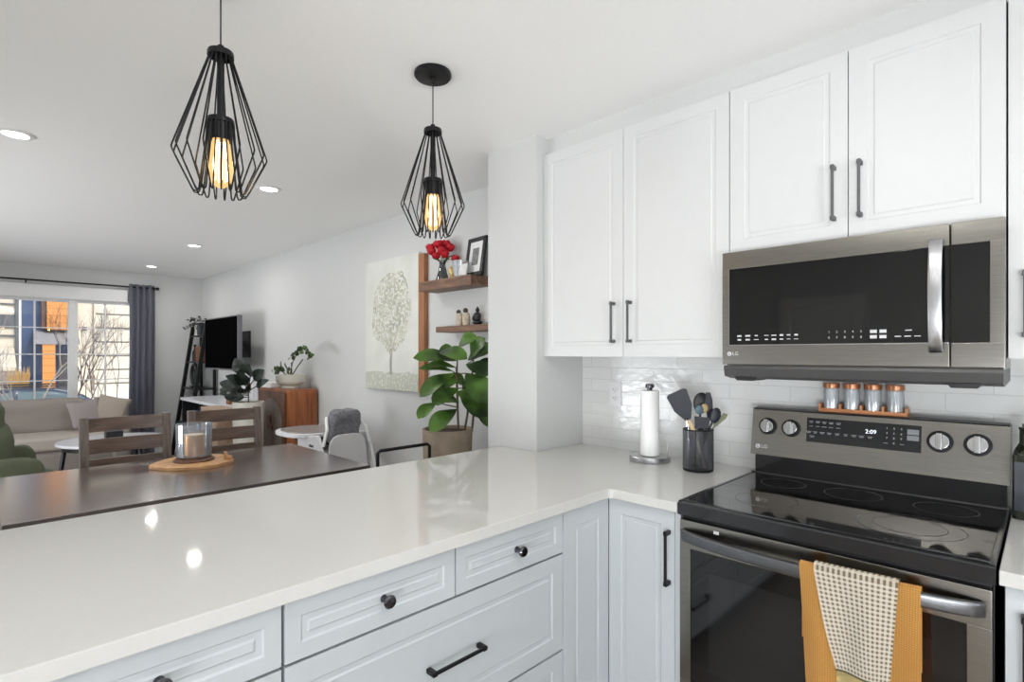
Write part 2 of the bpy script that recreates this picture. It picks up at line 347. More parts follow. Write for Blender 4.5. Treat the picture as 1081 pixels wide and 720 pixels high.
# ------------------------------------------------------------------ mesh helpers
def winv(p):
    m = Matrix.Identity(4)
    while p is not None:
        m = (Matrix.Translation(p.location) @ p.rotation_euler.to_matrix().to_4x4()) @ m
        p = p.parent
    return m.inverted()
def weighted(me, lim=math.cos(math.radians(38))):
    # area-weighted corner normals, so broad flat faces stay flat beside small bevels
    ns = [p.normal.copy() for p in me.polygons]; ar = [p.area for p in me.polygons]
    vf = [[] for _ in me.vertices]
    for p in me.polygons:
        for v in p.vertices: vf[v].append(p.index)
    out = []
    for p in me.polygons:
        n0 = ns[p.index]
        for v in p.vertices:
            a = V((0, 0, 0))
            for f in vf[v]:
                if ns[f].dot(n0) > lim: a += ns[f]*ar[f]
            out.append(a.normalized() if a.length > 1e-12 else n0)
    me.normals_split_custom_set(out)
class MB:
    def __init__(s): s.b = bmesh.new(); s.uv = None
    def _add(s, t, mtx=None):
        if mtx is not None: bmesh.ops.transform(t, matrix=mtx, verts=t.verts)
        me = bpy.data.meshes.new('t'); t.to_mesh(me); t.free(); s.b.from_mesh(me); bpy.data.meshes.remove(me); return s
    def box(s, x0, y0, z0, x1, y1, z1, bev=0, seg=2, mtx=None):
        t = bmesh.new(); bmesh.ops.create_cube(t, size=1)
        for v in t.verts: v.co = V(((x0+x1)/2+v.co.x*abs(x1-x0), (y0+y1)/2+v.co.y*abs(y1-y0), (z0+z1)/2+v.co.z*abs(z1-z0)))
        if bev: bmesh.ops.bevel(t, geom=list(t.edges), offset=bev, segments=seg, affect='EDGES', profile=.5)
        return s._add(t, mtx)
    def cyl(s, c, r, h, axis='z', seg=24, r2=None, bev=0, mtx=None):
        t = bmesh.new(); bmesh.ops.create_cone(t, cap_ends=True, segments=seg, radius1=r, radius2=r if r2 is None else r2, depth=h)
        if bev:
            es = [e for e in t.edges if abs(e.verts[0].co.z-e.verts[1].co.z) < 1e-6]
            bmesh.ops.bevel(t, geom=es, offset=bev, segments=2, affect='EDGES', profile=.5)
        R = {'z': Matrix.Identity(4), 'x': Matrix.Rotation(PI/2, 4, 'Y'), 'y': Matrix.Rotation(PI/2, 4, 'X')}[axis]
        m = Matrix.Translation(V(c)) @ R
        return s._add(t, m if mtx is None else mtx @ m)
    def ball(s, c, r, sc=(1, 1, 1), seg=16, rot=None):
        t = bmesh.new(); bmesh.ops.create_uvsphere(t, u_segments=seg, v_segments=max(6, seg//2), radius=r)
        m = Matrix.Translation(V(c)) @ (rot or Matrix.Identity(4)) @ Matrix.Diagonal((*sc, 1))
        return s._add(t, m)
    def tube(s, pts, r, seg=8, closed=False, cap=True):
        pts = [V(p) for p in pts]; n = len(pts); rs = r if isinstance(r, (list, tuple)) else [r]*n
        rings = []; up = None
        for i, p in enumerate(pts):
            a = pts[(i-1) % n] if (i > 0 or closed) else p; b_ = pts[(i+1) % n] if (i < n-1 or closed) else p
            d = (b_-a).normalized() if (b_-a).length > 1e-9 else V((0, 0, 1))
            if up is None: up = V((0, 0, 1)) if abs(d.z) < .9 else V((1, 0, 0))
            x = d.cross(up)
            if x.length < 1e-4: x = d.cross(V((0, 1, 0)) if abs(d.y) < .9 else V((1, 0, 0)))
            x.normalize(); y = x.cross(d).normalized(); up = y
            rings.append([s.b.verts.new(p+(x*math.cos(k*2*PI/seg)+y*math.sin(k*2*PI/seg))*rs[i]) for k in range(seg)])
        for i in range(n if closed else n-1):
            A, B = rings[i], rings[(i+1) % n]
            for k in range(seg): s.b.faces.new((A[k], A[(k+1) % seg], B[(k+1) % seg], B[k]))
        if cap and not closed:
            s.b.faces.new(rings[0][::-1]); s.b.faces.new(rings[-1])
        return s
    def lathe(s, prof, c=(0, 0, 0), seg=32, mtx=None):
        t = bmesh.new(); rings = []
        for r, z in prof:
            if r < 1e-6: rings.append([t.verts.new((0, 0, z))])
            else: rings.append([t.verts.new((r*math.cos(k*2*PI/seg), r*math.sin(k*2*PI/seg), z)) for k in range(seg)])
        for A, B in zip(rings, rings[1:]):
            for k in range(seg):
                k2 = (k+1) % seg
                if len(A) == 1 and len(B) == 1: break
                if len(A) == 1: t.faces.new((A[0], B[k], B[k2]))
                elif len(B) == 1: t.faces.new((A[k], A[k2], B[0]))
                else: t.faces.new((A[k], A[k2], B[k2], B[k]))
        m = Matrix.Translation(V(c))
        return s._add(t, m if mtx is None else mtx @ m)
    def prism(s, pts2, d0, d1, axis='y', bev=0, mtx=None):
        f = {'y': lambda a, b_, d: (a, d, b_), 'x': lambda a, b_, d: (d, a, b_), 'z': lambda a, b_, d: (a, b_, d)}[axis]
        t = bmesh.new(); A = [t.verts.new(f(a, b_, d0)) for a, b_ in pts2]; B = [t.verts.new(f(a, b_, d1)) for a, b_ in pts2]
        t.faces.new(A); t.faces.new(B[::-1]); n = len(A)
        for i in range(n): t.faces.new((A[i], B[i], B[(i+1) % n], A[(i+1) % n]))
        bmesh.ops.recalc_face_normals(t, faces=t.faces)
        if bev: bmesh.ops.bevel(t, geom=list(t.edges), offset=bev, segments=2, affect='EDGES', profile=.5)
        return s._add(t, mtx)
    def grid(s, fn, nu, nv, thick=0):
        t = bmesh.new(); g = [[t.verts.new(fn(i/nu, j/nv)) for j in range(nv+1)] for i in range(nu+1)]
        uvl = t.loops.layers.uv.new('UVMap')
        for i in range(nu):
            for j in range(nv):
                fc = t.faces.new((g[i][j], g[i+1][j], g[i+1][j+1], g[i][j+1]))
                for lp, (a, b_) in zip(fc.loops, ((i, j), (i+1, j), (i+1, j+1), (i, j+1))): lp[uvl].uv = (a/nu, b_/nv)
        if thick: bmesh.ops.solidify(t, geom=list(t.faces), thickness=thick)
        return s._add(t)
    def panel(s, w, h, t_, prof, mtx):
        # slab facing -Y, lower left at origin, front at y=-t_
        t = bmesh.new()
        loops = [(0, 0), (0, t_)] + [(a, t_+d) for a, d in prof]
        R = []
        for a, d in loops: R.append([t.verts.new(p) for p in ((a, -d, a), (w-a, -d, a), (w-a, -d, h-a), (a, -d, h-a))])
        t.faces.new(R[0]); t.faces.new(R[-1])
        for A, B in zip(R, R[1:]):
            for k in range(4): t.faces.new((A[k], A[(k+1) % 4], B[(k+1) % 4], B[k]))
        bmesh.ops.recalc_face_normals(t, faces=t.faces)
        return s._add(t, mtx)
    def build(s, name, mat, parent=None, smooth=True, world=True, recenter=None, recalc=True):
        if recalc: bmesh.ops.recalc_face_normals(s.b, faces=s.b.faces)
        me = bpy.data.meshes.new(name); s.b.to_mesh(me); s.b.free()
        o = bpy.data.objects.new(name, me); C.objects.link(o)
        me.materials.append(mat)
        if smooth:
            me.polygons.foreach_set('use_smooth', [True]*len(me.polygons))
            weighted(me)
        if parent is not None:
            o.parent = parent
            if world: me.transform(winv(parent))
        elif recenter is not False:
            xs = [v.co for v in me.vertices]
            c = V(((min(v.x for v in xs)+max(v.x for v in xs))/2, (min(v.y for v in xs)+max(v.y for v in xs))/2, min(v.z for v in xs)))
            if recenter is not None: c = V(recenter)
            me.transform(Matrix.Translation(-c)); o.location = c
        return o
def tag(o, label=None, cat=None, group=None, kind=None):
    if label: o['label'] = label
    if cat: o['category'] = cat
    if group: o['group'] = group
    if kind: o['kind'] = kind
    return o
def thing(name, label, cat, loc=(0, 0, 0), rz=0, group=None):
    o = bpy.data.objects.new(name, None); C.objects.link(o); o.location = loc; o.rotation_euler = (0, 0, rz); o.empty_display_size = .1
    return tag(o, label, cat, group)
def struct(name, mb, m, label=None, parent=None, smooth=False):
    o = mb.build(name, m, parent, smooth=smooth, recenter=(0, 0, 0) if parent is None else None)
    if parent is None: o['kind'] = 'structure'
    if label: o['label'] = label
    if parent is None: o['category'] = name.split('_')[0]
    return o
def copy_tree(o, parent=None):
    c = o.copy(); C.objects.link(c); c.parent = parent
    for ch in list(o.children): copy_tree(ch, c)
    return c
def text(name, body, size, mat, mtx, parent, depth=.0006, align='LEFT', label=None):
    cu = bpy.data.curves.new(name, 'FONT'); cu.body = body; cu.size = size; cu.extrude = depth; cu.align_x = align; cu.align_y = 'CENTER'
    ob = bpy.data.objects.new(name+'_tmp', cu); C.objects.link(ob)
    dg = bpy.context.evaluated_depsgraph_get(); dg.update()
    me = bpy.data.meshes.new_from_object(ob.evaluated_get(dg)); bpy.data.objects.remove(ob)
    me.transform(mtx); me.transform(winv(parent)) if parent else None
    me.materials.clear(); me.materials.append(mat)
    o = bpy.data.objects.new(name, me); C.objects.link(o); o.parent = parent
    if label: o['label'] = label
    return o
def T(x, y, z): return Matrix.Translation((x, y, z))
def RZ(a): return Matrix.Rotation(a, 4, 'Z')
def RX(a): return Matrix.Rotation(a, 4, 'X')
def RY(a): return Matrix.Rotation(a, 4, 'Y')
FACE_MY = RX(PI/2)            # text plane turned to face -Y

# ------------------------------------------------------------------ the setting
CEIL = 2.5; XW = -8.76; YW = 2.39; YB = -2.6; XR = 2.2; YR = 2.375
struct('floor', MB().box(XW-.2, YB-.2, -.12, XR+.2, YW+.2, 0), M['floor'], 'brown wood plank floor')
struct('ceiling', MB().box(XW-.3, YB-.4, CEIL, XR+2.0, YW+.3, CEIL+.25), M['ceiling'], 'smooth white ceiling')  # overhang past the kitchen end wall added to block the sun
struct('wall_right', MB().box(XW-.2, YW, 0, XR+.2, YW+.2, CEIL), M['wall'], 'long white wall behind range and artwork')
# window wall with an opening
WY0, WY1, WZ0, WZ1 = -.40, 1.62, .74, 2.10
w = MB().box(XW-.2, YB-.2, 0, XW, WY0, CEIL).box(XW-.2, WY1, 0, XW, YW, CEIL).box(XW-.2, WY0, 0, XW, WY1, WZ0).box(XW-.2, WY0, WZ1, XW, WY1, CEIL)
struct('wall_window', w, M['wall'], 'white end wall with the large window')
struct('wall_left', MB().box(XW-.2, YB-.2, 0, -6.6, YB, CEIL).box(-3.8, YB-.2, 0, .35, YB, CEIL).box(2.55-.1, YB-.2, 0, XR+.2, YB, CEIL)
       .box(-6.6, YB-.2, 2.25, -3.8, YB, CEIL).box(.35, YB-.2, 2.2, 2.45, YB, CEIL).box(-6.6, YB-.2, 0, -3.8, YB, .1), M['wall'], 'white wall across the room')
struct('wall_back', MB().box(XR, YB-.2, 0, XR+.2, -1.25, CEIL).box(XR, .45, 0, XR+.2, YW, CEIL).box(XR, -1.25, 0, XR+.2, .45, .8).box(XR, -1.25, 2.2, XR+.2, .45, CEIL), M['wall'], 'white kitchen end wall with an added window opening')
struct('wall_stub', MB().box(-2.17, 2.0, 0, -1.812, YW, CEIL), M['wall'], 'short white wall end between kitchen and dining area')
struct('backsplash', MB().box(-1.812, YR, .9, XR, YW, 1.5), M['tile'], 'glossy white subway tile backsplash')
struct('trim_1', MB().box(-1.812, 2.085, 2.405, XR, YW, CEIL), M['wall'], 'white bulkhead above upper cabinets')
struct('baseboard_window', MB().box(XW, YB, 0, XW+.015, YW-.015, .11, .003), M['trim'], 'white baseboard below window')
struct('baseboard_right', MB().box(XW, YW-.015, 0, -2.17, YW, .11, .003), M['trim'], 'white baseboard along long wall')
# living-room window: frame, mullions, grilles, panes
fx0, fx1 = XW-.12, XW-.02
wf = MB()
for (a, b_, c_, d) in ((WY0, WY1, WZ0, WZ0+.05), (WY0, WY1, 2.06, WZ1), (WY0, WY0+.05, WZ0, WZ1), (WY1-.05, WY1, WZ0, WZ1), ):
    wf.box(fx0, a, c_, fx1, b_, d, .004)
wf.box(fx0-.004, .886, WZ0+.01, fx1+.006, .978, WZ1-.005, .004)
win = struct('window_1', wf, M['trim'], 'wide white framed living room window')
g = MB()
for y in (-.10, .235, .567): g.box(XW-.075, y-.009, WZ0+.04, XW-.062, y+.009, 2.07)
for y in (1.267,): g.box(XW-.075, y-.009, WZ0+.04, XW-.062, y+.009, 2.07)
for z in (1.07, 1.40, 1.73): g.box(XW-.074, WY0+.03, z-.006, XW-.063, WY1-.03, z+.006)
struct('grille', g, M['trim'], None, win)
struct('pane', MB().box(XW-.085, WY0+.04, WZ0+.04, XW-.079, .89, 2.07), M['glass'], None, win)
struct('pane', MB().box(XW-.085, .975, WZ0+.04, XW-.079, WY1-.04, 2.07), M['glass'], None, win)
struct('window_sill', MB().box(XW-.12, WY0-.04, WZ0-.02, XW+.05, WY1+.04, WZ0+.004, .004), M['trim'], None, win)
struct('trim_2', MB().box(XW, WY0-.08, 2.09, XW+.03, 1.50, 2.255, .006), M['trim'], 'white header panel above the window')
# added patio door and side windows, unseen, as openings for the fill lamps
def simple_window(name, ax, pos, a0, a1, z0, z1, label):
    f = MB(); 
    def bx(p0, p1, q0, q1, t0=-.14, t1=-.04):
        if ax == 'y': f.box(p0, pos+t0, q0, p1, pos+t1, q1, .003)
        else: f.box(pos-t0, p0, q0, pos-t1, p1, q1, .003)
    m_ = (a0+a1)/2
    bx(a0, a1, z0, z0+.06); bx(a0, a1, z1-.06, z1); bx(a0, a0+.06, z0, z1); bx(a1-.06, a1, z0, z1); bx(m_-.04, m_+.04, z0, z1)
    o = struct(name, f, M['trim'], label)
    for q0, q1 in ((a0+.06, m_-.04), (m_+.04, a1-.06)):
        p = MB()
        if ax == 'y': p.box(q0, pos-.05, z0+.06, q1, pos-.044, z1-.06)
        else: p.box(pos+.044, q0, z0+.06, pos+.05, q1, z1-.06)
        struct('pane', p, M['glass'], None, o)
simple_window('window_added_2', 'y', YB, .35, 2.45, 0, 2.2, 'added unseen glass kitchen patio door for fill light')
simple_window('window_added_3', 'x', XR, -1.25, .45, .8, 2.2, 'added unseen kitchen side window for fill light')
simple_window('window_added_4', 'y', YB, -6.6, -3.8, .1, 2.25, 'added unseen living room side window for fill light')
d1 = struct('door_1', MB().panel(.82, 2.03, .04, [(.11, 0), (.12, -.01), (.7/2-.02, -.01)], T(-1.35, YB, 0) @ RZ(PI)), M['trim'], 'white panel door')
struct('door_handle', MB().cyl((-2.09, YB+.09, 1.0), .012, .06, 'y').tube([(-2.09, YB+.08, 1.0), (-1.98, YB+.08, 1.0)], .009), M['pull'], None, d1)

# ------------------------------------------------------------------ ground outside
def snow_fn(u, v):
    x = XW-.2 - u*60; y = -30+v*60
    dx = XW-x
    z = -1.35 + .35*noise.noise(V((x*.2, y*.25, 0)))
    if dx > 11.5: z += 1.25*min(1, (dx-11.5)/4)*(.75+.5*noise.noise(V((x*.35, y*.5, 3))))
    return V((x, y, z))
struct('ground', MB().grid(snow_fn, 80, 90), M['snow'], 'snow covered front yard and street', smooth=True)

# ------------------------------------------------------------------ cabinets
GROOVE = lambda i: [(i, 0), (i+.004, -.0038), (i+.016, -.0038), (i+.021, -.001), (i+.024, -.0014)]
def facing(kind, x, y, z):
    # matrix that puts a panel (local: w along X, front -Y) in place. kind 'N': faces -Y ; 'E': faces +X (w along +Y)
    return T(x, y, z) if kind == 'S' else T(x, y, z) @ RZ(PI/2)
def bar_pull(mtx, L, vertical, r=.0042, out=.028):
    b = MB()
    if vertical:
        b.box(-r, -out-r, 0, r, -out+r, L, .0015, mtx=mtx)
        for z in (0, L-.016): b.box(-.0065, -out-.005, z, .0065, .0, z+.014, .002, mtx=mtx)
    else:
        b.box(0, -out-r, -r, L, -out+r, r, .0015, mtx=mtx)
        for x in (0, L-.016): b.box(x, -out-.005, -.0065, x+.014, .0, .0065, .002, mtx=mtx)
    return b
def knob(mtx):
    return MB().lathe([(0, 0), (.010, 0), (.008, .006), (.006, .014), (.009, .02), (.0155, .024), (.0165, .029), (.013, .034), (0, .036)], seg=24, mtx=mtx @ RX(PI/2))

# upper cabinets along the range wall
UF = 2.05
def upper(label, x0, x1, z0, z1, doors, back=YR):
    t = thing('upper_cabinet', label, 'cabinet', ((x0+x1)/2, back, z0), 0, 'white upper cabinets over the counter')
    MB().box(x0+.001, UF+.022, z0, x1-.001, back-.002, z1, .001).build('cabinet_body', M['cab_white'], t)
    for (a, b_, hx, hz) in doors:
        d = MB().panel(b_-a-.003, z1-z0, .019, GROOVE(.052), T(a+.0015, UF+.02, z0)).build('door', M['cab_white'], t, smooth=False)
        bar_pull(T(hx, UF, hz), .185, True).build('handle', M['pull'], d)
    return t
upper('tall white two-door upper cabinet beside the short wall end', -1.811, -.864, 1.392, 2.41, ((-1.811, -1.339, -1.386, 1.454), (-1.339, -.864, -1.300, 1.454)))
upper('shorter white two-door cabinet directly above the microwave', -.863, -.081, 1.785, 2.41, ((-.863, -.468, -.508, 1.85), (-.468, -.081, -.432, 1.85)))
upper('white upper cabinet right of the microwave, cut off by photo edge', -.079, .72, 1.392, 2.41, ((-.079, .32, -.043, 1.45), (.32, .72, .69, 1.45)))

# base cabinets: peninsula run (faces +X, fronts at x=-1.15)
PX = -1.15
def drawer_front(t, y0, y1, z0, z1, hw):
    f = MB().panel(y1-y0-.005, z1-z0-.005, .02, GROOVE(.035 if z1-z0 < .2 else .05), facing('E', PX-.02, y0+.0025, z0+.0025)).build('drawer', M['cab_grey'], t, smooth=False)
    if hw == 'knob': knob(facing('E', PX, (y0+y1)/2+.01, (z0+z1)/2)).build('knob', M['knobdark'], f)
    elif hw == 'bar': bar_pull(facing('E', PX, (y0+y1)/2-.095, (z0+z1)/2+.0), .19, False).build('handle', M['black'], f)
def base_run(label, y0, y1, tops, n_wide=True):
    t = thing('base_cabinet', label, 'cabinet', (-1.45, (y0+y1)/2, 0), 0, 'grey base cabinets under the counter')
    MB().box(-1.78, y0+.001, .1, PX-.021, y1-.001, .879).box(-1.74, y0+.002, 0, PX-.09, y1-.002, .1).build('cabinet_body', M['cab_in'], t, smooth=False)
    for a, b_ in tops: drawer_front(t, a, b_, .74, .875, 'knob')
    drawer_front(t, y0, y1, .417, .738, 'bar')
    drawer_front(t, y0, y1, .105, .415, 'bar')
    return t
base_run('grey drawer cabinet in the peninsula with two knobbed top drawers', .470, 1.400, ((.470, .938), (.938, 1.400)))
base_run('grey drawer cabinet at lower left edge of the photo', -.46, .468, ((-.46, .0), (.0, .468)))
t = thing('corner_cabinet', 'grey corner base cabinet with one narrow door and black bar handle', 'cabinet', (-1.4, 1.8, 0))
MB().box(-1.78, 1.401, .1, PX-.021, YR-.002, .879).box(PX-.022, 1.687, .1, -.866, YR-.002, .879).box(-1.74, 1.41, 0, PX-.09, 2.3, .1).build('cabinet_body', M['cab_in'], t, smooth=False)
MB().panel(.262, .77, .02, GROOVE(.06), facing('E', PX-.02, 1.4015, .105)).build('filler_panel', M['cab_grey'], t, smooth=False)
d = MB().panel(.262, .77, .02, GROOVE(.05), T(-1.148, 1.685, .105)).build('door', M['cab_grey'], t, smooth=False)
MB().box(-.885, 1.667, .105, -.866, 1.687, .875).build('edge_strip', M['cab_grey'], t, smooth=False)
bar_pull(T(-.905, 1.665, .628), .185, True).build('handle', M['black'], d)
t = thing('base_cabinet', 'grey base cabinet right of the range at photo edge', 'cabinet', (.3, 2.0, 0), 0, 'grey base cabinets under the counter')
MB().box(-.070, 1.687, .1, .95, YR-.002, .879).box(-.07, 1.76, 0, .95, 2.3, .1).build('cabinet_body', M['cab_in'], t, smooth=False)
for a, b_, hx in ((-.068, .44, -.035), (.443, .95, .9)):
    d = MB().panel(b_-a-.003, .77, .02, GROOVE(.05), T(a, 1.685, .105)).build('door', M['cab_grey'], t, smooth=False)
    bar_pull(T(hx, 1.665, .64), .185, True).build('handle', M['black'], d)

# countertops
def rounded_poly(pts, rad):
    out = []
    n = len(pts)
    for i in range(n):
        r = rad.get(i, 0); p = V(pts[i]); 
        if not r: out.append((p.x, p.y)); continue
        a = (V(pts[i-1])-p).normalized(); b_ = (V(pts[(i+1) % n])-p).normalized()
        A, B = p+a*r, p+b_*r
        for k in range(7):
            s_ = k/6; q = A*(1-s_)**2 + p*2*s_*(1-s_) + B*s_**2; out.append((q.x, q.y))
    return out
poly = [(-2.066, -.46), (-1.131, -.46), (-1.131, 1.645), (-.868, 1.645), (-.868, YR-.001), (-1.81, YR-.001), (-1.81, 1.998), (-2.066, 1.998)]
o = MB().prism(rounded_poly(poly, {2: .022}), .88, .914, 'z', bev=.002).build('countertop', M['quartz'], smooth=False)
tag(o, 'L-shaped white quartz countertop of peninsula and corner', 'countertop')
MB().box(-1.80, -.45, 0, -1.782, 1.995, .878).build('peninsula_panel', M['cab_grey'], None); 
tag(bpy.data.objects['peninsula_panel'], 'grey back panel of the peninsula facing the dining area', 'panel')
o = MB().box(-.078, 1.645, .88, .96, YR-.001, .914, .002).build('countertop', M['quartz'], smooth=False)
tag(o, 'white quartz countertop piece right of the range', 'countertop')

# ------------------------------------------------------------------ range
RX0, RX1 = -.864, -.083
rg = thing('range', 'black stainless electric range with smooth glass cooktop', 'oven', ((RX0+RX1)/2, 2.0, 0))
MB().box(RX0+.004, 1.70, .02, RX1-.004, 2.33, .872, .003).build('oven_body', M['blackgloss'], rg)
for lx in (RX0+.06, RX1-.06):
    for ly in (1.75, 2.28): MB().cyl((lx, ly, .011), .018, .022).build('foot', M['blackplastic'], rg)
# cooktop: frame with raised rim and a glass plate
ct = MB().prism([(1.645, .878), (1.643, .915), (1.652, .922), (1.675, .922), (1.678, .9195), (2.262, .9195), (2.266, .926), (2.30, .926), (2.30, .876), (1.66, .872)], RX0, RX1, 'x', bev=0).build('cooktop_frame', M['blackgloss'], rg)
for xs in (RX0, RX1-.012): MB().box(xs, 1.65, .915, xs+.012, 2.27, .9235, .002).build('cooktop_rim', M['blackgloss'], rg)
gl = MB().box(RX0+.013, 1.678, .9185, RX1-.013, 2.262, .9213).build('glass_cooktop', M['blackglass'], rg)
def ring(cx, cy, r, w_=.0012):
    b = MB()
    N = 56
    for r0 in (r,):
        A = [b.b.verts.new((cx+(r0-w_)*math.cos(k*2*PI/N), cy+(r0-w_)*math.sin(k*2*PI/N), .9216)) for k in range(N)]
        B = [b.b.verts.new((cx+(r0+w_)*math.cos(k*2*PI/N), cy+(r0+w_)*math.sin(k*2*PI/N), .9216)) for k in range(N)]
        for k in range(N): b.b.faces.new((A[k], B[k], B[(k+1) % N], A[(k+1) % N]))
    return b
for cx, cy, r in ((-.70, 2.14, .075), (-.66, 1.86, .095), (-.475, 2.14, .085), (-.275, 1.86, .125), (-.275, 1.86, .085), (-.225, 2.14, .08)):
    ring(cx, cy, r).build('burner_ring', M['ring'], gl)
# front: vent gap, door, window, handle
MB().box(RX0+.008, 1.672, .862, RX1-.008, 1.72, .880).build('vent_gap', M['blackplastic'], rg)
dr = MB()
gx0, gx1, gz0, gz1 = -.822, -.135, .34, .770
dr.box(RX0+.004, 1.650, gz1, RX1-.006, 1.695, .862, .003).box(RX0+.004, 1.650, .235, RX1-.006, 1.695, gz0, .003)
dr.box(RX0+.004, 1.650, gz0-.002, gx0, 1.695, gz1+.002, .002).box(gx1, 1.650, gz0-.002, RX1-.006, 1.695, gz1+.002, .002)
dr = dr.build('oven_door', M['steel'], rg)
MB().box(gx0, 1.6525, gz0, gx1, 1.69, gz1, .001).build('door_glass', M['blackglass'], dr)
b = MB().box(gx0+.06, 1.6518, gz0+.055, gx1-.06, 1.6526, gz1-.06)
b.build('window_tint', plain('oven_window_tint', srgb(24, 26, 28), .09, coat=.6), dr)
MB().box(RX0+.004, 1.652, .03, RX1-.006, 1.69, .225, .003).build('storage_drawer', M['steel'], rg)
def hbar(u, v):
    x = -.848+u*(.748); s_ = math.sin(PI*u)**.55
    yc = 1.645-.060*s_
    a = v*2*PI; ca, sa = math.cos(a), math.sin(a)
    # rounded rectangular section
    e = .45
    yy = math.copysign(abs(ca)**e, ca)*.0095; zz = math.copysign(abs(sa)**e, sa)*.0175
    return V((x, yc+yy, .817+zz))
hb = MB().grid(hbar, 60, 20); bmesh.ops.remove_doubles(hb.b, verts=hb.b.verts, dist=1e-5)
hb.build('door_handle', M['handle_st'], dr)
# backguard: lower black section and slanted stainless control panel
MB().box(RX0+.006, 2.292, .922, RX1-.006, 2.35, 1.005, .002).build('backguard_base', M['blackgloss'], rg)
SLY0, SLY1, SLZ0, SLZ1 = 2.262, 2.292, .996, 1.178
cp = MB().prism([(SLY0, SLZ0), (SLY1, SLZ1), (2.352, SLZ1+.002), (2.352, SLZ0)], RX0-.002, RX1+.004, 'x', bev=.0025).build('control_panel', M['steel'], rg)
MB().box(RX0, 2.285, 1.1795, RX1, 2.352, 1.183, .001).build('top_trim', M['blackplastic'], rg)
ang = math.atan2(SLY1-SLY0, SLZ1-SLZ0)
def onpanel(x, z, out=0):        # frame on the slanted panel: local X right, local Y up the panel, local Z outwards
    y = SLY0+(z-SLZ0)*math.tan(ang)
    return T(x, y, z) @ RX(-ang) @ FACE_MY @ T(0, 0, out)
dp = MB().box(-.178, -.046, 0, .178, .046, .0016, .0005, mtx=onpanel(-.482, 1.113, .0002)).build('display_panel', M['panelglass'], cp)
for kx in (-.803, -.716, -.254, -.158):
    kz = 1.112
    R_ = .030 if kx < -.5 else .032
    kb = MB().cyl((0, 0, .004), R_+.004, .008, seg=36, bev=.002, mtx=onpanel(kx, kz)).build('knob_bezel', M['black'], cp)
    kk = MB().cyl((0, 0, .013), R_*.9, .012, seg=36, r2=R_*.82, bev=.002, mtx=onpanel(kx, kz)).box(-.0085, -R_*.86, .016, .0085, R_*.86, .034, .003, mtx=onpanel(kx, kz))
    kk.build('knob', M['chrome'], cp)
text('clock_digits', '2:09', .020, M['led'], onpanel(-.450, 1.124, .0022), dp, .0003, 'CENTER')
rr = random.Random(3)
rows_ = {1.143: (-.645, -.622, -.6, -.577, -.553), 1.125: (-.645, -.622, -.6, -.577, -.553), 1.104: (-.652, -.630, -.606, -.582, -.556, -.528, -.502, -.478, -.452), 1.088: (-.640,)}
for z, xs in rows_.items():
    for x in xs:
        wd = rr.uniform(.006, .009); pr_ = MB()
        pr_.box(-wd, -.0012, 0, wd, .0012, .0004, mtx=onpanel(x, z+.0022, .0019))
        if z != 1.125: pr_.box(-wd*.7, -.0012, 0, wd*.7, .0012, .0004, mtx=onpanel(x, z-.0022, .0019))
        pr_.build('button_label', M['printdim'], dp)
for x in (-.405, -.357): MB().box(-.006, -.0012, 0, .006, .0012, .0004, mtx=onpanel(x, 1.090, .0019)).build('button_label', M['printdim'], dp)
for i, ch in enumerate('123456789'):
    text('keypad_digit', ch, .009, M['print'], onpanel(-.402+.021*(i % 3), 1.142-.017*(i//3), .0019), dp, .0002, 'CENTER')
text('keypad_digit', '0', .009, M['print'], onpanel(-.381, 1.091, .0019), dp, .0002, 'CENTER')
MB().box(-.016, -.0225, 0, .016, .0225, .0006, mtx=onpanel(-.325+.006-.0, 1.122, .0019) @ T(.0, 0, 0)).build('display_window', M['printdim'], dp) if False else None
MB().box(-.0165, .002, 0, .0165, .020, .0005, mtx=onpanel(-.327, 1.124, .0019)).box(-.0165, -.018, 0, .0165, -.001, .0005, mtx=onpanel(-.327, 1.124, .0019)).build('start_keys', M['printdim'], dp)
def lg_logo(mtx, s, parent):
    o = MB().cyl((0, 0, 0), s*.55, .0008, seg=28, mtx=mtx).build('brand_emblem', M['print'], parent)
    MB().box(-s*.06, -s*.2, 0, s*.06, s*.3, .0006, mtx=mtx @ T(-.05*s, 0, .0004)).box(-s*.06, -s*.3, 0, s*.25, -s*.2, .0006, mtx=mtx @ T(-.05*s, 0, .0004)).build('emblem_mark', M['cab_in'], o)
    text('brand_letters', 'LG', s*1.25, M['print'], mtx @ T(s*.75, 0, 0), parent, .0004)
lg_logo(onpanel(-.838, 1.030, .0006), .0165, cp)
text('range_lettering', 'ThinQ', .009, M['printdim'], onpanel(-.145, 1.03, .0003), cp, .0003)
# painted highlight: a pale tab standing in for a glint on the door
MB().box(-.745, 1.6494, .838, -.728, 1.6502, .848).build('door_glint', M['print'], dr)

# ------------------------------------------------------------------ microwave
MX0, MX1, MF = -.863, -.081, 1.985
mz0, mz1 = 1.366, 1.780
mw = thing('microwave', 'black stainless over-the-range microwave below white cabinets', 'microwave', ((MX0+MX1)/2, 2.2, 1.33))
MB().box(MX0+.003, MF+.035, mz0-.006, MX1-.003, YR-.002, mz1+.003, .002).build('microwave_body', M['steel'], mw)
SEAM = -.198
md = MB()
gx0, gx1, gz0, gz1 = -.838, -.2005, 1.437, 1.716
md.box(MX0, MF, mz0, SEAM-.0015, MF+.034, gz0, .003).box(MX0, MF, gz1, SEAM-.0015, MF+.034, mz1, .003).box(MX0, MF, gz0-.003, gx0, MF+.034, gz1+.003, .002).box(MX0+.01, MF+.01, mz0+.01, SEAM-.003, MF+.034, mz1-.01)
md = md.build('door', M['steel'], mw)
MB().box(gx0, MF+.002, gz0, SEAM-.0015, MF+.02, gz1, .001).build('door_glass', M['blackglass'], md)
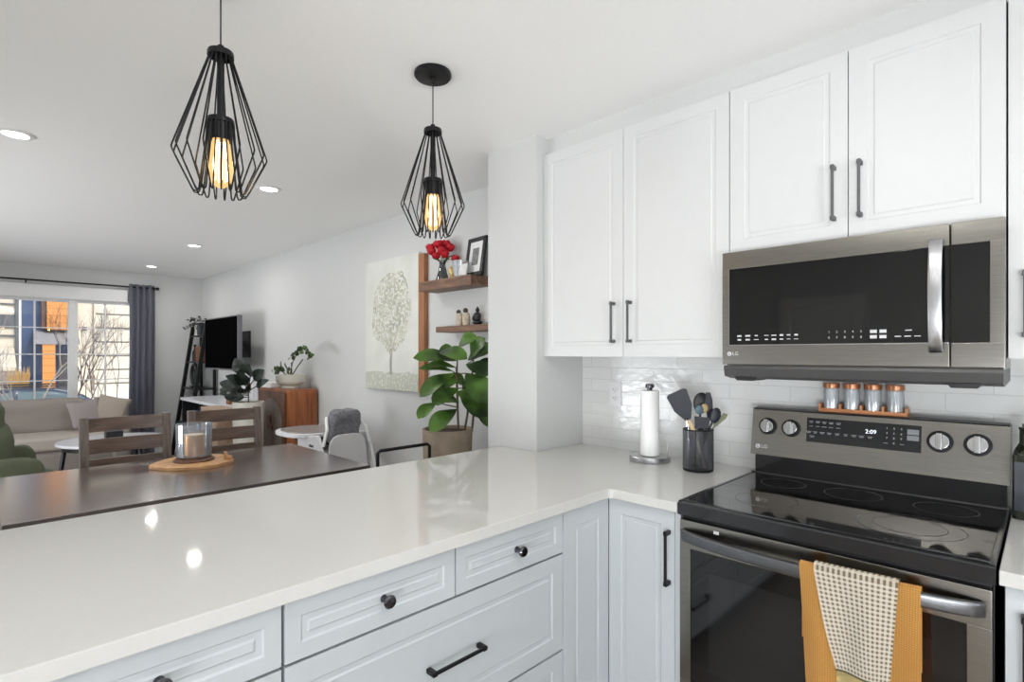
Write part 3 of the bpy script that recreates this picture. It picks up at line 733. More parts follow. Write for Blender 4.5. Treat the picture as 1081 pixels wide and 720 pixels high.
MB().box(gx0-.002, MF+.0005, gz0-.002, gx0+.001, MF+.004, gz1+.002).box(gx0, MF+.0005, gz0-.002, SEAM-.003, MF+.004, gz0+.001).build('glass_edge', M['chrome'], md)
mp = MB()
mp.box(SEAM+.0015, MF, mz0, MX1, MF+.034, gz0, .003).box(SEAM+.0015, MF, gz1, MX1, MF+.034, mz1, .003).box(-.113, MF, gz0-.003, MX1, MF+.034, gz1+.003, .002).box(SEAM+.003, MF+.01, mz0+.01, MX1-.003, MF+.034, mz1-.01)
mp = mp.build('control_panel', M['steel'], mw)
MB().box(SEAM+.0015, MF+.002, gz0, -.113, MF+.02, gz1, .001).build('panel_glass', M['blackglass'], mp)
def mhandle(u, v):
    z = 1.408+u*.328; s_ = math.sin(PI*u)**.5
    a = v*2*PI; e = .5; ca, sa = math.cos(a), math.sin(a)
    return V((-.229+math.copysign(abs(ca)**e, ca)*.0165, MF-.004-.036*s_+math.copysign(abs(sa)**e, sa)*.006, z))
hh = MB().grid(mhandle, 30, 16); bmesh.ops.remove_doubles(hh.b, verts=hh.b.verts, dist=1e-5); bmesh.ops.holes_fill(hh.b, edges=hh.b.edges)
hh.build('handle', M['steel_v'], md)
# vent strip and underside
MB().prism([(MF+.006, 1.362), (MF+.002, 1.352), (MF+.012, 1.322), (2.05, 1.312), (YR-.004, 1.318), (YR-.004, 1.362)], MX0+.004, MX1-.004, 'x', bev=.001).build('vent_base', M['ventgrey'], mw)
for a in (-.79, -.17): MB().prism([(a-.045, 1.326), (a-.03, 1.306), (a+.03, 1.306), (a+.045, 1.326)], MF+.025, MF+.15, 'y', bev=.002).build('lamp_housing', M['blackplastic'], mw)
lg_logo(T(-.836, MF-.0003, 1.405) @ FACE_MY, .0145, md)
rr = random.Random(5)
for x in (-.80, -.77, -.74, -.705, -.68, -.655, -.632, -.608):
    pm = MB()
    for z in (1.470, 1.456):
        wd = rr.uniform(.005, .009); h_ = rr.choice((.0012, .002, .003))
        pm.box(x-wd, MF+.0012, z-h_, x+wd, MF+.0022, z+h_)
    pm.build('button_label', M['print'], md)
for x in (-.385, -.36):
    MB().box(x-.009, MF+.0012, 1.470, x+.009, MF+.0022, 1.480).box(x-.009, MF+.0012, 1.453, x+.009, MF+.0022, 1.463).build('button_label', M['print'], md)
for x, z in ((-.322, 1.458), (-.298, 1.458), (-.274, 1.458), (-.296, 1.476)): MB().box(x-.008, MF+.0012, z-.0015, x+.008, MF+.0022, z+.0015).build('button_label', M['print'], md)
for i, ch in enumerate('1234567890'):
    text('keypad_digit', ch, .0095, M['print'], T(-.508+.0225*(i % 5), MF+.0015, 1.476-.018*(i//5)) @ FACE_MY, md, .0002, 'CENTER')

# ------------------------------------------------------------------ towels on the oven handle
def towel_y(x, k):
    q = min(1, k*2.5)
    return -k*.012 - q*(.010+.008*math.sin(x*58+.6+k*.8)+.004*math.sin(x*27+k*1.5))
def bar_y(x):
    u = min(1, max(0, (x+.848)/.748)); return 1.645-.060*math.sin(PI*u)**.55
def towel_fn(x0, x1, off, zb, zt, dback, flare=0, shift=0, hem=None):
    Lf = zt-zb
    def fn(u, v):
        vf, vt = .72, .80
        if v < vf:
            s_ = v/vf; k = 1-s_; z = zb+Lf*s_ + (hem(u)*k if hem else 0)
            x = x0+(x1-x0)*u + (u-.5)*flare*k + shift*k
            y = bar_y(x)-.0105-off + towel_y(x, (zt-z)/.42)
        elif v < vt:
            a = (v-vf)/(vt-vf)*PI
            x = x0+(x1-x0)*u; y = bar_y(x)-(.0105+off)*math.cos(a); z = zt+.0105*math.sin(a)+off
        else:
            s_ = (v-vt)/(1-vt); x = x0+(x1-x0)*u; y = bar_y(x)+.0105+off; z = zt-dback*s_
        return V((x, y, z))
    return fn
o = MB().grid(towel_fn(-.474, -.214, .0012, .42, .8365, .2, -.022, .022), 60, 60, .002).build('kitchen_towel', M['towel'])
tag(o, 'orange waffle towel hanging under the checked towel on the oven handle', 'towel')
tc = thing('kitchen_towel', 'cream and brown checked towel draped over the orange towel', 'towel', (-.35, 1.585, .5))
a_ = (-.438, -.256, .0065, .600, .8385, .12, -.070, .020)
MB().grid(towel_fn(*a_), 50, 60, .0018).build('towel_cloth', M['check'], tc)
f3 = towel_fn(*a_)
def ext(u, v):
    p = f3(u, 0); return p+V(((u-.5)*-.01*v, -.002*v, -.085*v+.001))
MB().grid(ext, 40, 8, .0018).build('printed_hem', M['band'], tc)
def ext2(u, v):
    p = f3(u, 0); return p+V((0, -.0013, -.003+.005*v))
MB().grid(ext2, 40, 2, .001).build('hem_stripe', M['hem'], tc)

# ------------------------------------------------------------------ things on the counter
# outlet
t = thing('wall_outlet', 'white duplex outlet on the tiled backsplash', 'outlet', (-1.597, YR, 1.134))
MB().box(-1.634, YR-.006, 1.134, -1.560, YR, 1.259, .002).build('cover_plate', M['whiteplastic'], t)
for z in (1.175, 1.218):
    s_ = MB().cyl((-1.597, YR-.0065, z), .017, .004, 'y', seg=20).build('socket', M['whiteplastic'], t)
    MB().box(-1.605, YR-.0092, z-.003, -1.603, YR-.0084, z+.006).box(-1.592, YR-.0092, z-.003, -1.590, YR-.0084, z+.006).cyl((-1.5975, YR-.0088, z-.009), .0022, .001, 'y', 8).build('slot', M['cab_in'], s_)
# paper towel holder and its roll
px_, py_ = -1.297, 2.205
t = thing('paper_towel_holder', 'round brushed steel paper towel stand on counter', 'paper towel holder', (px_, py_, .914))
MB().lathe([(0, .9145), (.090, .9145), (.091, .918), (.091, .934), (.088, .938), (0, .939)], (px_, py_, 0)).build('base', M['steel_v'], t)
MB().cyl((px_, py_, 1.09), .006, .31).lathe([(0, 1.235), (.012, 1.235), (.012, 1.246), (.020, 1.25), (.020, 1.262), (.016, 1.267), (0, 1.268)], (px_, py_, 0), 20).build('post', M['knobdark'], t)
MB().tube([(px_+.078, py_+.02, .936), (px_+.078, py_+.02, 1.0)], .003, 8).build('side_arm', M['steel_v'], t)
o = MB().lathe([(.009, .941), (.041, .941), (.0425, .943), (.0425, 1.234), (.041, 1.236), (.009, 1.236), (.009, .941)], (px_, py_, 0)).build('paper_towel_roll', M['whitepaper'])
tag(o, 'thin white paper towel roll on the steel stand', 'paper towel')
# utensil caddy
ux, uy, uz = -1.045, 2.165, .914
t = thing('utensil_caddy', 'black wire mesh utensil caddy on counter beside range', 'utensil holder', (ux, uy, uz))
MB().lathe([(0, .0015), (.060, .0015), (.062, .004), (.062, .012), (.059, .012), (.058, .005), (0, .005)], (ux, uy, uz)).build('base', M['black'], t)
MB().lathe([(.0605, .012), (.0605, .172), (.0595, .172), (.0595, .012), (.0605, .012)], (ux, uy, uz)).build('mesh_wall', M['smoke'], t)
MB().tube([(ux+.0605*math.cos(a*PI/16), uy+.0605*math.sin(a*PI/16), uz+.173) for a in range(32)], .0025, 8, True).build('rim', M['black'], t)
b = MB()
for a in range(4): b.tube([(ux+.0605*math.cos(a*PI/2+.3), uy+.0605*math.sin(a*PI/2+.3), uz+.01), (ux+.0605*math.cos(a*PI/2+.3), uy+.0605*math.sin(a*PI/2+.3), uz+.173)], .0022, 6)
b.build('uprights', M['black'], t)
# view-facing right vector for blades: camera looks to (-.70,.71)
RV = V((.7096, .7046, 0)); FV = V((-.7046, .7096, 0))
def utensil(name, label, pts, r, mat_h, head, mat_head, headname):
    base = V(pts[0]); tt = thing(name, label, 'utensil', base, 0)
    MB().tube(pts, r, 8).build('handle', mat_h, tt)
    head.build(headname, mat_head, tt)
    return tt
def flat_blade(c, outline, tilt, thick, curve=0):
    # outline in (right, up), leaned sideways by tilt, around centre c
    ct_, st_ = math.cos(tilt), math.sin(tilt); b = MB()
    A = []; B = []
    for (a, u) in outline:
        ra = a*ct_+u*st_; ru = -a*st_+u*ct_
        p = V(c)+RV*ra+V((0, 0, ru)) + FV*(curve*a*a*60)
        A.append(b.b.verts.new(p-FV*thick)); B.append(b.b.verts.new(p+FV*thick))
    b.b.faces.new(A); b.b.faces.new(B[::-1]); n = len(A)
    for i in range(n): b.b.faces.new((A[i], B[i], B[(i+1) % n], A[(i+1) % n]))
    return b
c0 = V((ux, uy, uz))
def P_(r_, f_, z_): return c0+RV*r_+FV*f_+V((0, 0, z_))
utensil('spatula', 'black slotted spatula at left of the utensil caddy', [P_(.03, -.01, .012), P_(-.02, -.01, .17), P_(-.052, -.01, .225)], .0045, M['navy'],
        flat_blade(P_(-.070, -.01, .272), [(-.013, -.062), (.013, -.062), (.041, -.01), (.045, .058), (.034, .066), (-.034, .066), (-.045, .058), (-.039, -.01)], -.42, .002), M['navy'], 'blade')
o = MB().tube([P_(.02, -.03, .014), P_(-.02, -.032, .14), P_(-.036, -.034, .185), P_(-.052, -.036, .215)], [.004, .006, .010, .008], 10).build('wooden_utensil', M['spatwood'])
tag(o, 'pale wooden spoon handle leaning left in the utensil caddy', 'utensil')
utensil('ladle', 'large black ladle rising highest from the utensil caddy', [P_(-.01, .02, .012), P_(.01, .02, .17), P_(.018, .02, .25)], .0045, M['blackplastic'],
        MB().ball(P_(.022, .02, .282), .036, (1, .35, 1.25), 20, RZ(math.radians(44.8))), M['blackplastic'], 'bowl')
utensil('spoon', 'blue-grey silicone spoon in front of the black ladle', [P_(-.005, -.005, .012), P_(.004, -.005, .22)], .004, M['navy'],
        MB().ball(P_(.003, -.008, .256), .018, (1, .4, 1.1), 16, RZ(math.radians(44.8))), M['teal'], 'bowl')
utensil('spoon', 'tan silicone spoon in front of the black ladle', [P_(.01, .0, .012), P_(.024, 0, .22)], .004, M['navy'],
        MB().ball(P_(.026, -.004, .262), .016, (1, .4, 1.2), 16, RZ(math.radians(44.8))), M['tan'], 'bowl')
utensil('masher', 'short black square-headed tool standing centre front of caddy', [P_(.0, -.03, .012), P_(.006, -.03, .19)], .006, M['navy'],
        flat_blade(P_(.006, -.03, .205), [(-.026, -.022), (.026, -.022), (.03, .022), (-.03, .024)], .05, .008), M['navy'], 'head')
utensil('turner', 'charcoal turner leaning right in the utensil caddy', [P_(.01, .01, .012), P_(.04, .01, .2)], .0045, M['navy'],
        flat_blade(P_(.050, .008, .265), [(-.012, -.05), (.012, -.05), (.016, .03), (.010, .062), (-.006, .064), (-.016, .03)], -.10, .003), M['navy'], 'blade')
utensil('spoon', 'black oval spoon at right of the utensil caddy', [P_(-.005, .0, .012), P_(.035, -.01, .16), P_(.056, -.012, .205)], .0045, M['blackplastic'],
        MB().ball(P_(.068, -.012, .232), .027, (.85, .35, 1.25), 18, RZ(math.radians(44.8)) @ RY(.3)), M['navy'], 'bowl')
utensil('spatula', 'sage green spatula leaning furthest right in the caddy', [P_(-.03, .0, .014), P_(.03, .0, .13), P_(.072, .0, .190)], .004, M['sage'],
        flat_blade(P_(.094, .0, .212), [(-.008, -.034), (.008, -.034), (.012, .02), (.004, .04), (-.012, .03)], .82, .002), M['sage'], 'blade')
utensil('whisk', 'steel wire tool handle behind the slotted spatula', [P_(-.03, .025, .014), P_(-.033, .025, .2)], .003, M['chrome'],
        MB().tube([P_(-.040, .025, .18), P_(-.040, .025, .25), P_(-.033, .025, .258), P_(-.026, .025, .25), P_(-.026, .025, .18)], .002, 6), M['chrome'], 'wire_loop')

# spice rack with four jars
t = thing('spice_rack', 'small copper-toned wooden rack on top of the range backguard', 'rack', (-.485, 2.325, 1.184))
b = MB().box(-.624, 2.300, 1.1835, -.346, 2.350, 1.1885, .001).box(-.624, 2.298, 1.1885, -.346, 2.303, 1.199, .001).box(-.624, 2.347, 1.1885, -.346, 2.352, 1.205, .001)
for k in range(5):
    x = -.624+k*.0675; b.box(x, 2.299, 1.188, x+.008, 2.351, 1.216, .001)
b.build('rack_tray', M['copperwood'], t)
pos = ('leftmost', 'second from left', 'third from left', 'rightmost')
for k in range(4):
    x = -.5865+k*.0675
    j = thing('spice_jar', 'clear spice jar with copper lid, %s in the rack' % pos[k], 'jar', (x, 2.325, 1.1888), 0, 'spice jars in the rack on the range')
    MB().lathe([(0, .0005), (.024, .0005), (.026, .004), (.026, .078), (.022, .088), (.021, .088), (.0245, .077), (.0245, .005), (0, .003)], (x, 2.325, 1.1888), 24).build('glass_body', M['jarglass'], j)
    MB().lathe([(0, .086), (.0275, .086), (.0285, .088), (.0285, .103), (.027, .105), (0, .105)], (x, 2.325, 1.1888), 24).build('lid', M['lidcopper'], j)
    MB().cyl((x, 2.325, 1.1888+.016), .0235, .022).build('spice', (M['whitepaper'], M['mat'], M['mat'], M['owl'])[k], j)
# oil bottle right of the range
bx, by = -.036, 2.225
t = thing('oil_bottle', 'dark olive oil bottle with steel pourer at right photo edge', 'bottle', (bx, by, .914))
MB().prism(rounded_poly([(-.039, -.039), (.039, -.039), (.039, .039), (-.039, .039)], {0: .012, 1: .012, 2: .012, 3: .012}), 0, .19, 'z', bev=.002, mtx=T(bx, by, .9145)) \
    .lathe([(.038, .188), (.036, .20), (.030, .213), (.0245, .224), (.024, .262), (.026, .264), (.026, .272), (0, .272)], (bx, by, .914), 24).build('bottle_body', M['oil'], t)
MB().box(bx-.034, by-.0402, .940, bx+.034, by-.0388, 1.085, .0003).build('label_panel', M['labelblue'], t)
MB().lathe([(0, .272), (.018, .272), (.018, .282), (.006, .286), (.004, .31), (0, .31)], (bx, by, .914), 16).build('pourer', M['chrome'], t)

# ------------------------------------------------------------------ pendants
def pendant(y, label):
    x = -1.697
    t = thing('pendant_lamp', label, 'lamp', (x, y, CEIL), 0, 'black wire cage pendants over the peninsula')
    MB().lathe([(0, 2.4995), (.070, 2.4995), (.072, 2.495), (.072, 2.485), (.066, 2.478), (.014, 2.474), (.012, 2.462), (0, 2.462)], (x, y, 0), 36).build('canopy', M['black'], t)
    MB().tube([(x, y, 2.465), (x, y, 2.285)], .0022, 8).build('cord', M['blackplastic'], t)
    MB().lathe([(0, 2.296), (.008, 2.296), (.010, 2.284), (.033, 2.279), (.035, 2.274), (.035, 2.262), (.031, 2.262), (.031, 2.272), (0, 2.272)], (x, y, 0), 32).build('cap', M['black'], t)
    MB().tube([(x, y, 2.272), (x, y, 2.08)], .010, 12).build('stem', M['black'], t)
    b = MB(); n = 17
    for k in range(n):
        a = k*2*PI/n+.1; c_, s_ = math.cos(a), math.sin(a)
        pr2 = [(.032, 2.268), (.032, 2.255), (.119, 1.990), (.1215, 1.981), (.119, 1.972), (.074, 1.878), (.068, 1.868), (.060, 1.866), (.055, 1.873), (.037, 2.02), (.034, 2.075)]
        b.tube([(x+r_*c_, y+r_*s_, z_) for r_, z_ in pr2], .0023, 6)
    b.build('wire_cage', M['black'], t)
    MB().lathe([(0, 2.084), (.034, 2.084), (.036, 2.08), (.036, 2.070), (.031, 2.068), (.031, 2.025), (.028, 2.02), (.026, 2.022), (.026, 2.066), (0, 2.066)], (x, y, 0), 28).build('socket_cup', M['black'], t)
    g_ = MB().lathe([(0, 1.885), (.012, 1.887), (.022, 1.895), (.029, 1.91), (.031, 1.93), (.029, 1.98), (.022, 2.02), (.014, 2.04)], (x, y, 0), 24).build('bulb', M['bulbglass'], t)
    b = MB()
    for k in range(6):
        a = k*PI/3; b.tube([(x+.017*math.cos(a), y+.017*math.sin(a), 1.905), (x+.020*math.cos(a), y+.020*math.sin(a), 1.95), (x+.010*math.cos(a), y+.010*math.sin(a), 2.02)], .0018, 6)
    b.build('filament', M['filament'], g_)
    ld = bpy.data.lights.new('bulb_light', 'POINT'); lo = bpy.data.objects.new('bulb_light', ld); C.objects.link(lo); lo.parent = t
    ld.energy = 1.3; ld.color = (1, .74, .42); ld.shadow_soft_size = .02; lo.location = (0, 0, 1.95-CEIL)
pendant(.513, 'black wire cage pendant lamp at left, nearer the camera')
pendant(1.272, 'black wire cage pendant lamp nearer the upper cabinets')

# ------------------------------------------------------------------ ceiling downlights
dl = [(-3.642, .162, 'recessed ceiling light at far left edge of the photo'), (-3.659, 1.40, 'recessed ceiling light right of the left pendant'),
      (-6.112, 1.602, 'recessed ceiling light in the middle of the living room row'), (-7.944, 1.607, 'recessed ceiling light nearest the curtain'),
      (-6.1, -.9, None), (-7.9, -.9, None), (-3.65, -1.3, None), (-.55, .55, None), (.75, .75, None), (-.55, -.9, None), (.75, -.9, None)]  # entries without a label are unseen downlights added to light the rooms
for x, y, lab in dl:
    t = thing('ceiling_light', lab or 'unseen recessed ceiling light added to light the room', 'light', (x, y, CEIL), 0, 'recessed ceiling lights')
    MB().lathe([(.052, -.001), (.075, -.001), (.076, -.004), (.070, -.007), (.056, -.009), (.052, -.006)], (x, y, CEIL), 36).build('trim_ring', M['trim'], t)
    MB().lathe([(0, -.004), (.053, -.004), (.053, -.001), (0, -.001)], (x, y, CEIL), 32).build('lens', M['downlight'], t)
    area('lamp_light', (0, 0, -.012), (0, 0, -1), .10, .10, LAMP_W, (1, .975, .94), t, 'DISK')

# ------------------------------------------------------------------ dining table and chairs
TX0, TX1, TY0, TY1, TZ = -3.87, -2.785, .085, 1.64, .76
t = thing('dining_table', 'long dark espresso dining table behind the peninsula', 'table', ((TX0+TX1)/2, (TY0+TY1)/2, 0))
MB().box(TX0, TY0, TZ-.035, TX1, TY1, TZ, .004).build('tabletop', M['espresso'], t)
MB().box(TX0+.10, TY0+.10, TZ-.12, TX1-.10, TY0+.12, TZ-.035).box(TX0+.10, TY1-.12, TZ-.12, TX1-.10, TY1-.10, TZ-.035).box(TX0+.10, TY0+.10, TZ-.12, TX0+.12, TY1-.10, TZ-.035).box(TX1-.12, TY0+.10, TZ-.12, TX1-.10, TY1-.10, TZ-.035).build('apron', M['espresso'], t)
for x in (TX0+.11, TX1-.11):
    for y in (TY0+.065, TY1-.065): MB().box(x-.04, y-.04, 0, x+.04, y+.04, TZ-.036, .006).build('leg', M['espresso'], t)
def make_chair(label):
    # local frame: seat centre at origin, back at -X side, faces +X
    t = thing('dining_chair', label, 'chair', (0, 0, 0), 0, 'dining chairs on the far side of the table')
    W2, D2 = .235, .22
    MB().box(-D2, -W2, .43, D2, W2, .465, .012).build('seat', M['chairwood'], t)
    for s_ in (-1, 1):
        MB().box(D2-.05, s_*W2-.022*(1+s_), 0, D2-.006, s_*W2+.022*(1-s_), .43, .004).build('leg', M['chairwood'], t)
        y0 = s_*(W2-.022)
        b = MB(); b.prism([(-D2-.005, 0), (-D2+.035, 0), (-D2+.035, .46), (-D2-.025, 1.02), (-D2-.062, 1.02), (-D2-.01, .46)], y0-.0225, y0+.0225, 'y', bev=.003)
        b.build('leg', M['chairpost'], t)
    def rail(z0, z1):
        def xb(z): return -D2+.012-(z-.46)/(.56)*.058
        b = MB(); N = 10; bm = b.b; rows = []
        for k in range(N+1):
            y = -W2+.04+(2*W2-.08)*k/N; bow = -.022*math.sin(PI*k/N)
            rows.append([bm.verts.new((xb(z)+bow+dx, y, z)) for z, dx in ((z0, -.009), (z0, .009), (z1, .009), (z1, -.009))])
        for A, B in zip(rows, rows[1:]):
            for q in range(4): bm.faces.new((A[q], A[(q+1) % 4], B[(q+1) % 4], B[q]))
        bm.faces.new(rows[0]); bm.faces.new(rows[-1][::-1])
        return b
    for z0, z1 in ((.930, 1.012), (.800, .885), (.70, .765), (.58, .64)): rail(z0, z1).build('back_rail', M['chairwood'], t)
    MB().box(-D2+.02, -W2+.01, .37, D2-.02, -W2+.03, .43).box(-D2+.02, W2-.03, .37, D2-.02, W2-.01, .43).box(D2-.03, -W2+.03, .37, D2-.01, W2-.03, .43).build('seat_frame', M['chairwood'], t)
    return t
ch1 = make_chair('brown slat-back dining chair in front of the sofa and coffee table')
ch2 = copy_tree(ch1); ch2['label'] = 'brown slat-back dining chair behind the candle, in front of the console'
ch1.location = (-3.84, .697, 0); ch2.location = (-3.84, 1.27, 0)
# counter stool beyond the peninsula
t = thing('counter_stool', 'black metal framed stool back between table and potted plant', 'stool', (-2.38, 1.73, 0))
b = MB()
b.tube([(-2.555, 1.545, .0), (-2.55, 1.545, .87), (-2.55, 1.56, .882), (-2.55, 1.872, .882), (-2.55, 1.887, .87), (-2.555, 1.887, 0)], .0095, 8)
b.build('back_frame', M['black'], t)
MB().box(-2.55, 1.55, .62, -2.2, 1.88, .66, .012).build('seat', M['blackplastic'], t)
for y in (1.56, 1.872): MB().tube([(-2.21, y, .62), (-2.19, y, 0)], .0095, 8).build('leg', M['black'], t)
MB().tube([(-2.20, 1.56, .25), (-2.20, 1.872, .25)], .008, 8).build('footrest', M['black'], t)

# centrepiece
cx, cy = -3.55, .93
def slab(u, v):
    a = u*2*PI; r_ = .205*(1+.05*math.sin(3*a)+.035*math.sin(7*a+1))
    h_ = [0, 0, .016, .02, .02][int(round(v*4))]; k = [0, 1.0, 1.0, .96, 0][int(round(v*4))]
    return V((cx+r_*k*math.cos(a), cy+r_*k*1.0*math.sin(a), TZ+.001+h_))
b = MB().grid(slab, 48, 4); bmesh.ops.remove_doubles(b.b, verts=b.b.verts, dist=1e-5)
tag(b.build('wood_slab_tray', M['slab']), 'round live-edge wood slab on the dining table', 'tray')
t = thing('candle_holder', 'glass hurricane candle holder on the wood slab', 'candle holder', (cx, cy, TZ+.022))
MB().lathe([(0, .0), (.105, .0), (.108, .006), (.085, .024), (.0, .026)], (cx, cy, TZ+.0215), 32).build('base', M['walnut_dark'], t)
MB().lathe([(.089, .026), (.091, .028), (.094, .215), (.0915, .215), (.0885, .030), (0, .029), (0, .0265), (.089, .026)], (cx, cy, TZ+.0215), 36).build('glass_cylinder', M['hurricane'], t)
ca = thing('candle', 'copper wrapped pillar candle inside the hurricane glass', 'candle', (cx, cy, TZ+.0515))
MB().lathe([(0, 0), (.050, 0), (.052, .003), (.052, .118), (.0, .118)], (cx, cy, TZ+.0515), 32).build('wrap', M['candle'], ca)
MB().cyl((cx, cy, TZ+.0515+.1205), .0505, .004, seg=32).build('wax', M['wax'], ca)
MB().tube([(cx, cy, TZ+.174), (cx, cy, TZ+.182)], .001, 6).build('wick', M['blackplastic'], ca)
o = MB().box(-.022, -.012, 0, .022, .012, .022, .003, mtx=T(-3.44, 1.08, TZ+.022) @ RZ(.4)).box(-.01, -.008, .018, .01, .008, .05, .003, mtx=T(-3.44, 1.08, TZ+.022) @ RX(.35)).build('wood_block', M['slab'])
tag(o, 'small pale wooden block at the right edge of the wood slab', 'ornament')

# ------------------------------------------------------------------ living room: curtain and rod
t = thing('curtain_rod', 'thin dark metal curtain rod above the window', 'curtain rod', (XW+.09, .6, 2.3))
MB().tube([(XW+.09, -.9, 2.296), (XW+.09, 1.82, 2.296)], .011, 10).build('rod', M['black'], t)
MB().ball((XW+.09, 1.825, 2.296), .022).build('finial', M['black'], t)
for y in (.48, 1.79): MB().tube([(XW+.001, y, 2.27), (XW+.08, y, 2.27), (XW+.09, y, 2.284)], .008, 8).build('bracket', M['black'], t)
def curt(u, v):
    y = 1.50+.29*u+.004*math.sin(v*6); ph = u*2*PI*4
    return V((XW+.09+.035*math.sin(ph)*(1-.2*v)+.008*math.sin(v*5+u*9), y, 2.335-v*2.31))
t = thing('curtain', 'grey grommet curtain panel gathered at right of the window', 'curtain', (XW+.09, 1.65, 0))
MB().grid(curt, 96, 24, .002).build('fabric', M['curtain'], t)
b = MB()
for k in range(8):
    u = (k+.0)/8+.0625/2; y = 1.50+.29*u
    b.tube([(XW+.09+.026*math.cos(a*PI/8), y, 2.296+.026*math.sin(a*PI/8)) for a in range(16)], .003, 6, True)
b.build('grommets', M['tvframe'], t)

# sofa
sx0, sx1, sy0, sy1 = -8.62, -7.72, -1.0, 1.38
t = thing('sofa', 'grey beige sofa below the window', 'sofa', ((sx0+sx1)/2, (sy0+sy1)/2, 0))
def cushion(x0, y0, z0, x1, y1, z1, puff=.03, n=12, mtx=None):
    b = MB(); t_ = bmesh.new(); bmesh.ops.create_cube(t_, size=2); bmesh.ops.subdivide_edges(t_, edges=t_.edges[:], cuts=n, use_grid_fill=True)
    for v in t_.verts:
        p = v.co.copy(); e = 6
        q = V([c_ for c_ in p]); L_ = (abs(p.x)**e+abs(p.y)**e+abs(p.z)**e)**(1/e); q = p/L_
        w_ = .5*noise.noise(V((p.x*2+x0, p.y*2+y0, p.z*2)))*puff*.4
        v.co = V(((x0+x1)/2+q.x*((x1-x0)/2+w_), (y0+y1)/2+q.y*((y1-y0)/2+w_), (z0+z1)/2+q.z*((z1-z0)/2+w_)))
    return b._add(t_, mtx)
cushion(sx0, sy0, .06, sx1+.0, sy1, .36).build('sofa_base', M['sofa'], t)
cushion(sx0, sy0, .2, sx0+.22, sy1, .80).build('sofa_back', M['sofa'], t)
cushion(sx0+.04, sy1-.22, .1, sx1, sy1+.0, .60).build('armrest', M['sofa'], t)
cushion(sx0+.04, sy0, .1, sx1, sy0+.22, .60).build('armrest', M['sofa'], t)
for a, b_ in ((sy0+.22, .19), (.19, sy1-.22)): cushion(sx0+.2, a+.005, .33, sx1+.03, b_-.005, .505).build('seat_cushion', M['sofa_lit'], t)
for a, b_ in ((sy0+.10, .0), (.02, 1.03)): cushion(sx0+.14, a+.005, .48, sx0+.40, b_-.005, .875, .08, mtx=T(0, 0, 0)).build('back_cushion', M['sofa'], t)
def pillow(c, s_, th, rot):
    b = MB(); t_ = bmesh.new(); bmesh.ops.create_grid(t_, x_segments=14, y_segments=14, size=1)
    low = bmesh.new()
    g1 = []
    for sgn in (1, -1):
        for i in range(15): pass
    def f(sgn):
        def fn(u, v):
            a, c2 = u*2-1, v*2-1
            k = (1-a*a)*(1-c2*c2); pin = 1-.10*(1-abs(a*c2))*0
            q = 1-.07*(a*a*(1-c2*c2)*0+ (1-a*a)*(c2*c2) + (1-c2*c2)*(a*a))
            return (T(*c) @ rot) @ V((a*s_*q, c2*s_*q, sgn*th*k**.42))
        return fn
    t_.free(); low.free()
    b.grid(f(1), 16, 16).grid(f(-1), 16, 16); bmesh.ops.remove_doubles(b.b, verts=b.b.verts, dist=1e-4)
    return b
def pil(c, s_, th, lean, yaw, roll, label, mat):
    tag(pillow(c, s_, th, RZ(yaw) @ RY(lean) @ RZ(roll)).build('throw_pillow', mat), label, 'pillow', 'pillows on the sofa')
pil((-8.08, .98, .70), .165, .055, math.radians(68), .1, .15, 'mauve grey throw pillow, the left one leaning on the sofa', M['pillow'])
pil((-8.06, 1.22, .73), .165, .055, math.radians(72), -.25, -.25, 'beige throw pillow at the right end of the sofa', plain('beige_pillow', srgb(166, 154, 142), .9, nscale=150, var=.06))
# coffee table
kx, ky, kr = -7.0, 1.08, .48
t = thing('coffee_table', 'round white-topped coffee table seen through the dining chair', 'coffee table', (kx, ky, 0))
MB().lathe([(0, .475), (kr-.01, .475), (kr, .482), (kr, .50), (kr-.006, .505), (0, .505)], (kx, ky, 0), 48).build('tabletop', M['whitetop'], t)
MB().lathe([(kr-.08, .43), (kr-.05, .43), (kr-.05, .475), (kr-.08, .475), (kr-.08, .43)], (kx, ky, 0), 40).build('apron', M['blackplastic'], t)
for k in range(3):
    a = k*2*PI/3+2.5; MB().tube([(kx+.40*math.cos(a), ky+.40*math.sin(a), .46), (kx+.46*math.cos(a), ky+.46*math.sin(a), .0)], .02, 10).build('leg', M['blackplastic'], t)
o = MB().box(-7.18, 1.02, .506, -7.05, 1.17, .58, .006).build('black_box', M['blackplastic']); tag(o, 'small black box on the round coffee table', 'box')

# green armchair facing the television
t = thing('armchair', 'olive green upholstered armchair at the left photo edge', 'armchair', (-5.55, .15, 0))
gx, gy = -5.42, .28
cushion(gx-.36, gy-.40, .12, gx+.36, gy+.16, .40).build('seat_base', M['green'], t)
cushion(gx-.28, gy-.30, .36, gx+.28, gy+.20, .50).build('seat_cushion', M['green'], t)
cushion(gx-.30, gy-.54, .30, gx+.30, gy-.05, .90, .06).build('backrest', M['green'], t)
cushion(gx-.24, gy-.58, .70, gx+.26, gy-.10, 1.07, .06).build('headrest', M['green'], t)
for s_ in (-1, 1): cushion(gx+s_*.36-.08, gy-.40, .12, gx+s_*.36+.08, gy+.10, .68, .05).build('armrest', M['green'], t)
MB().cyl((gx, gy-.1, .06), .26, .12, r2=.06).build('swivel_base', M['blackplastic'], t)
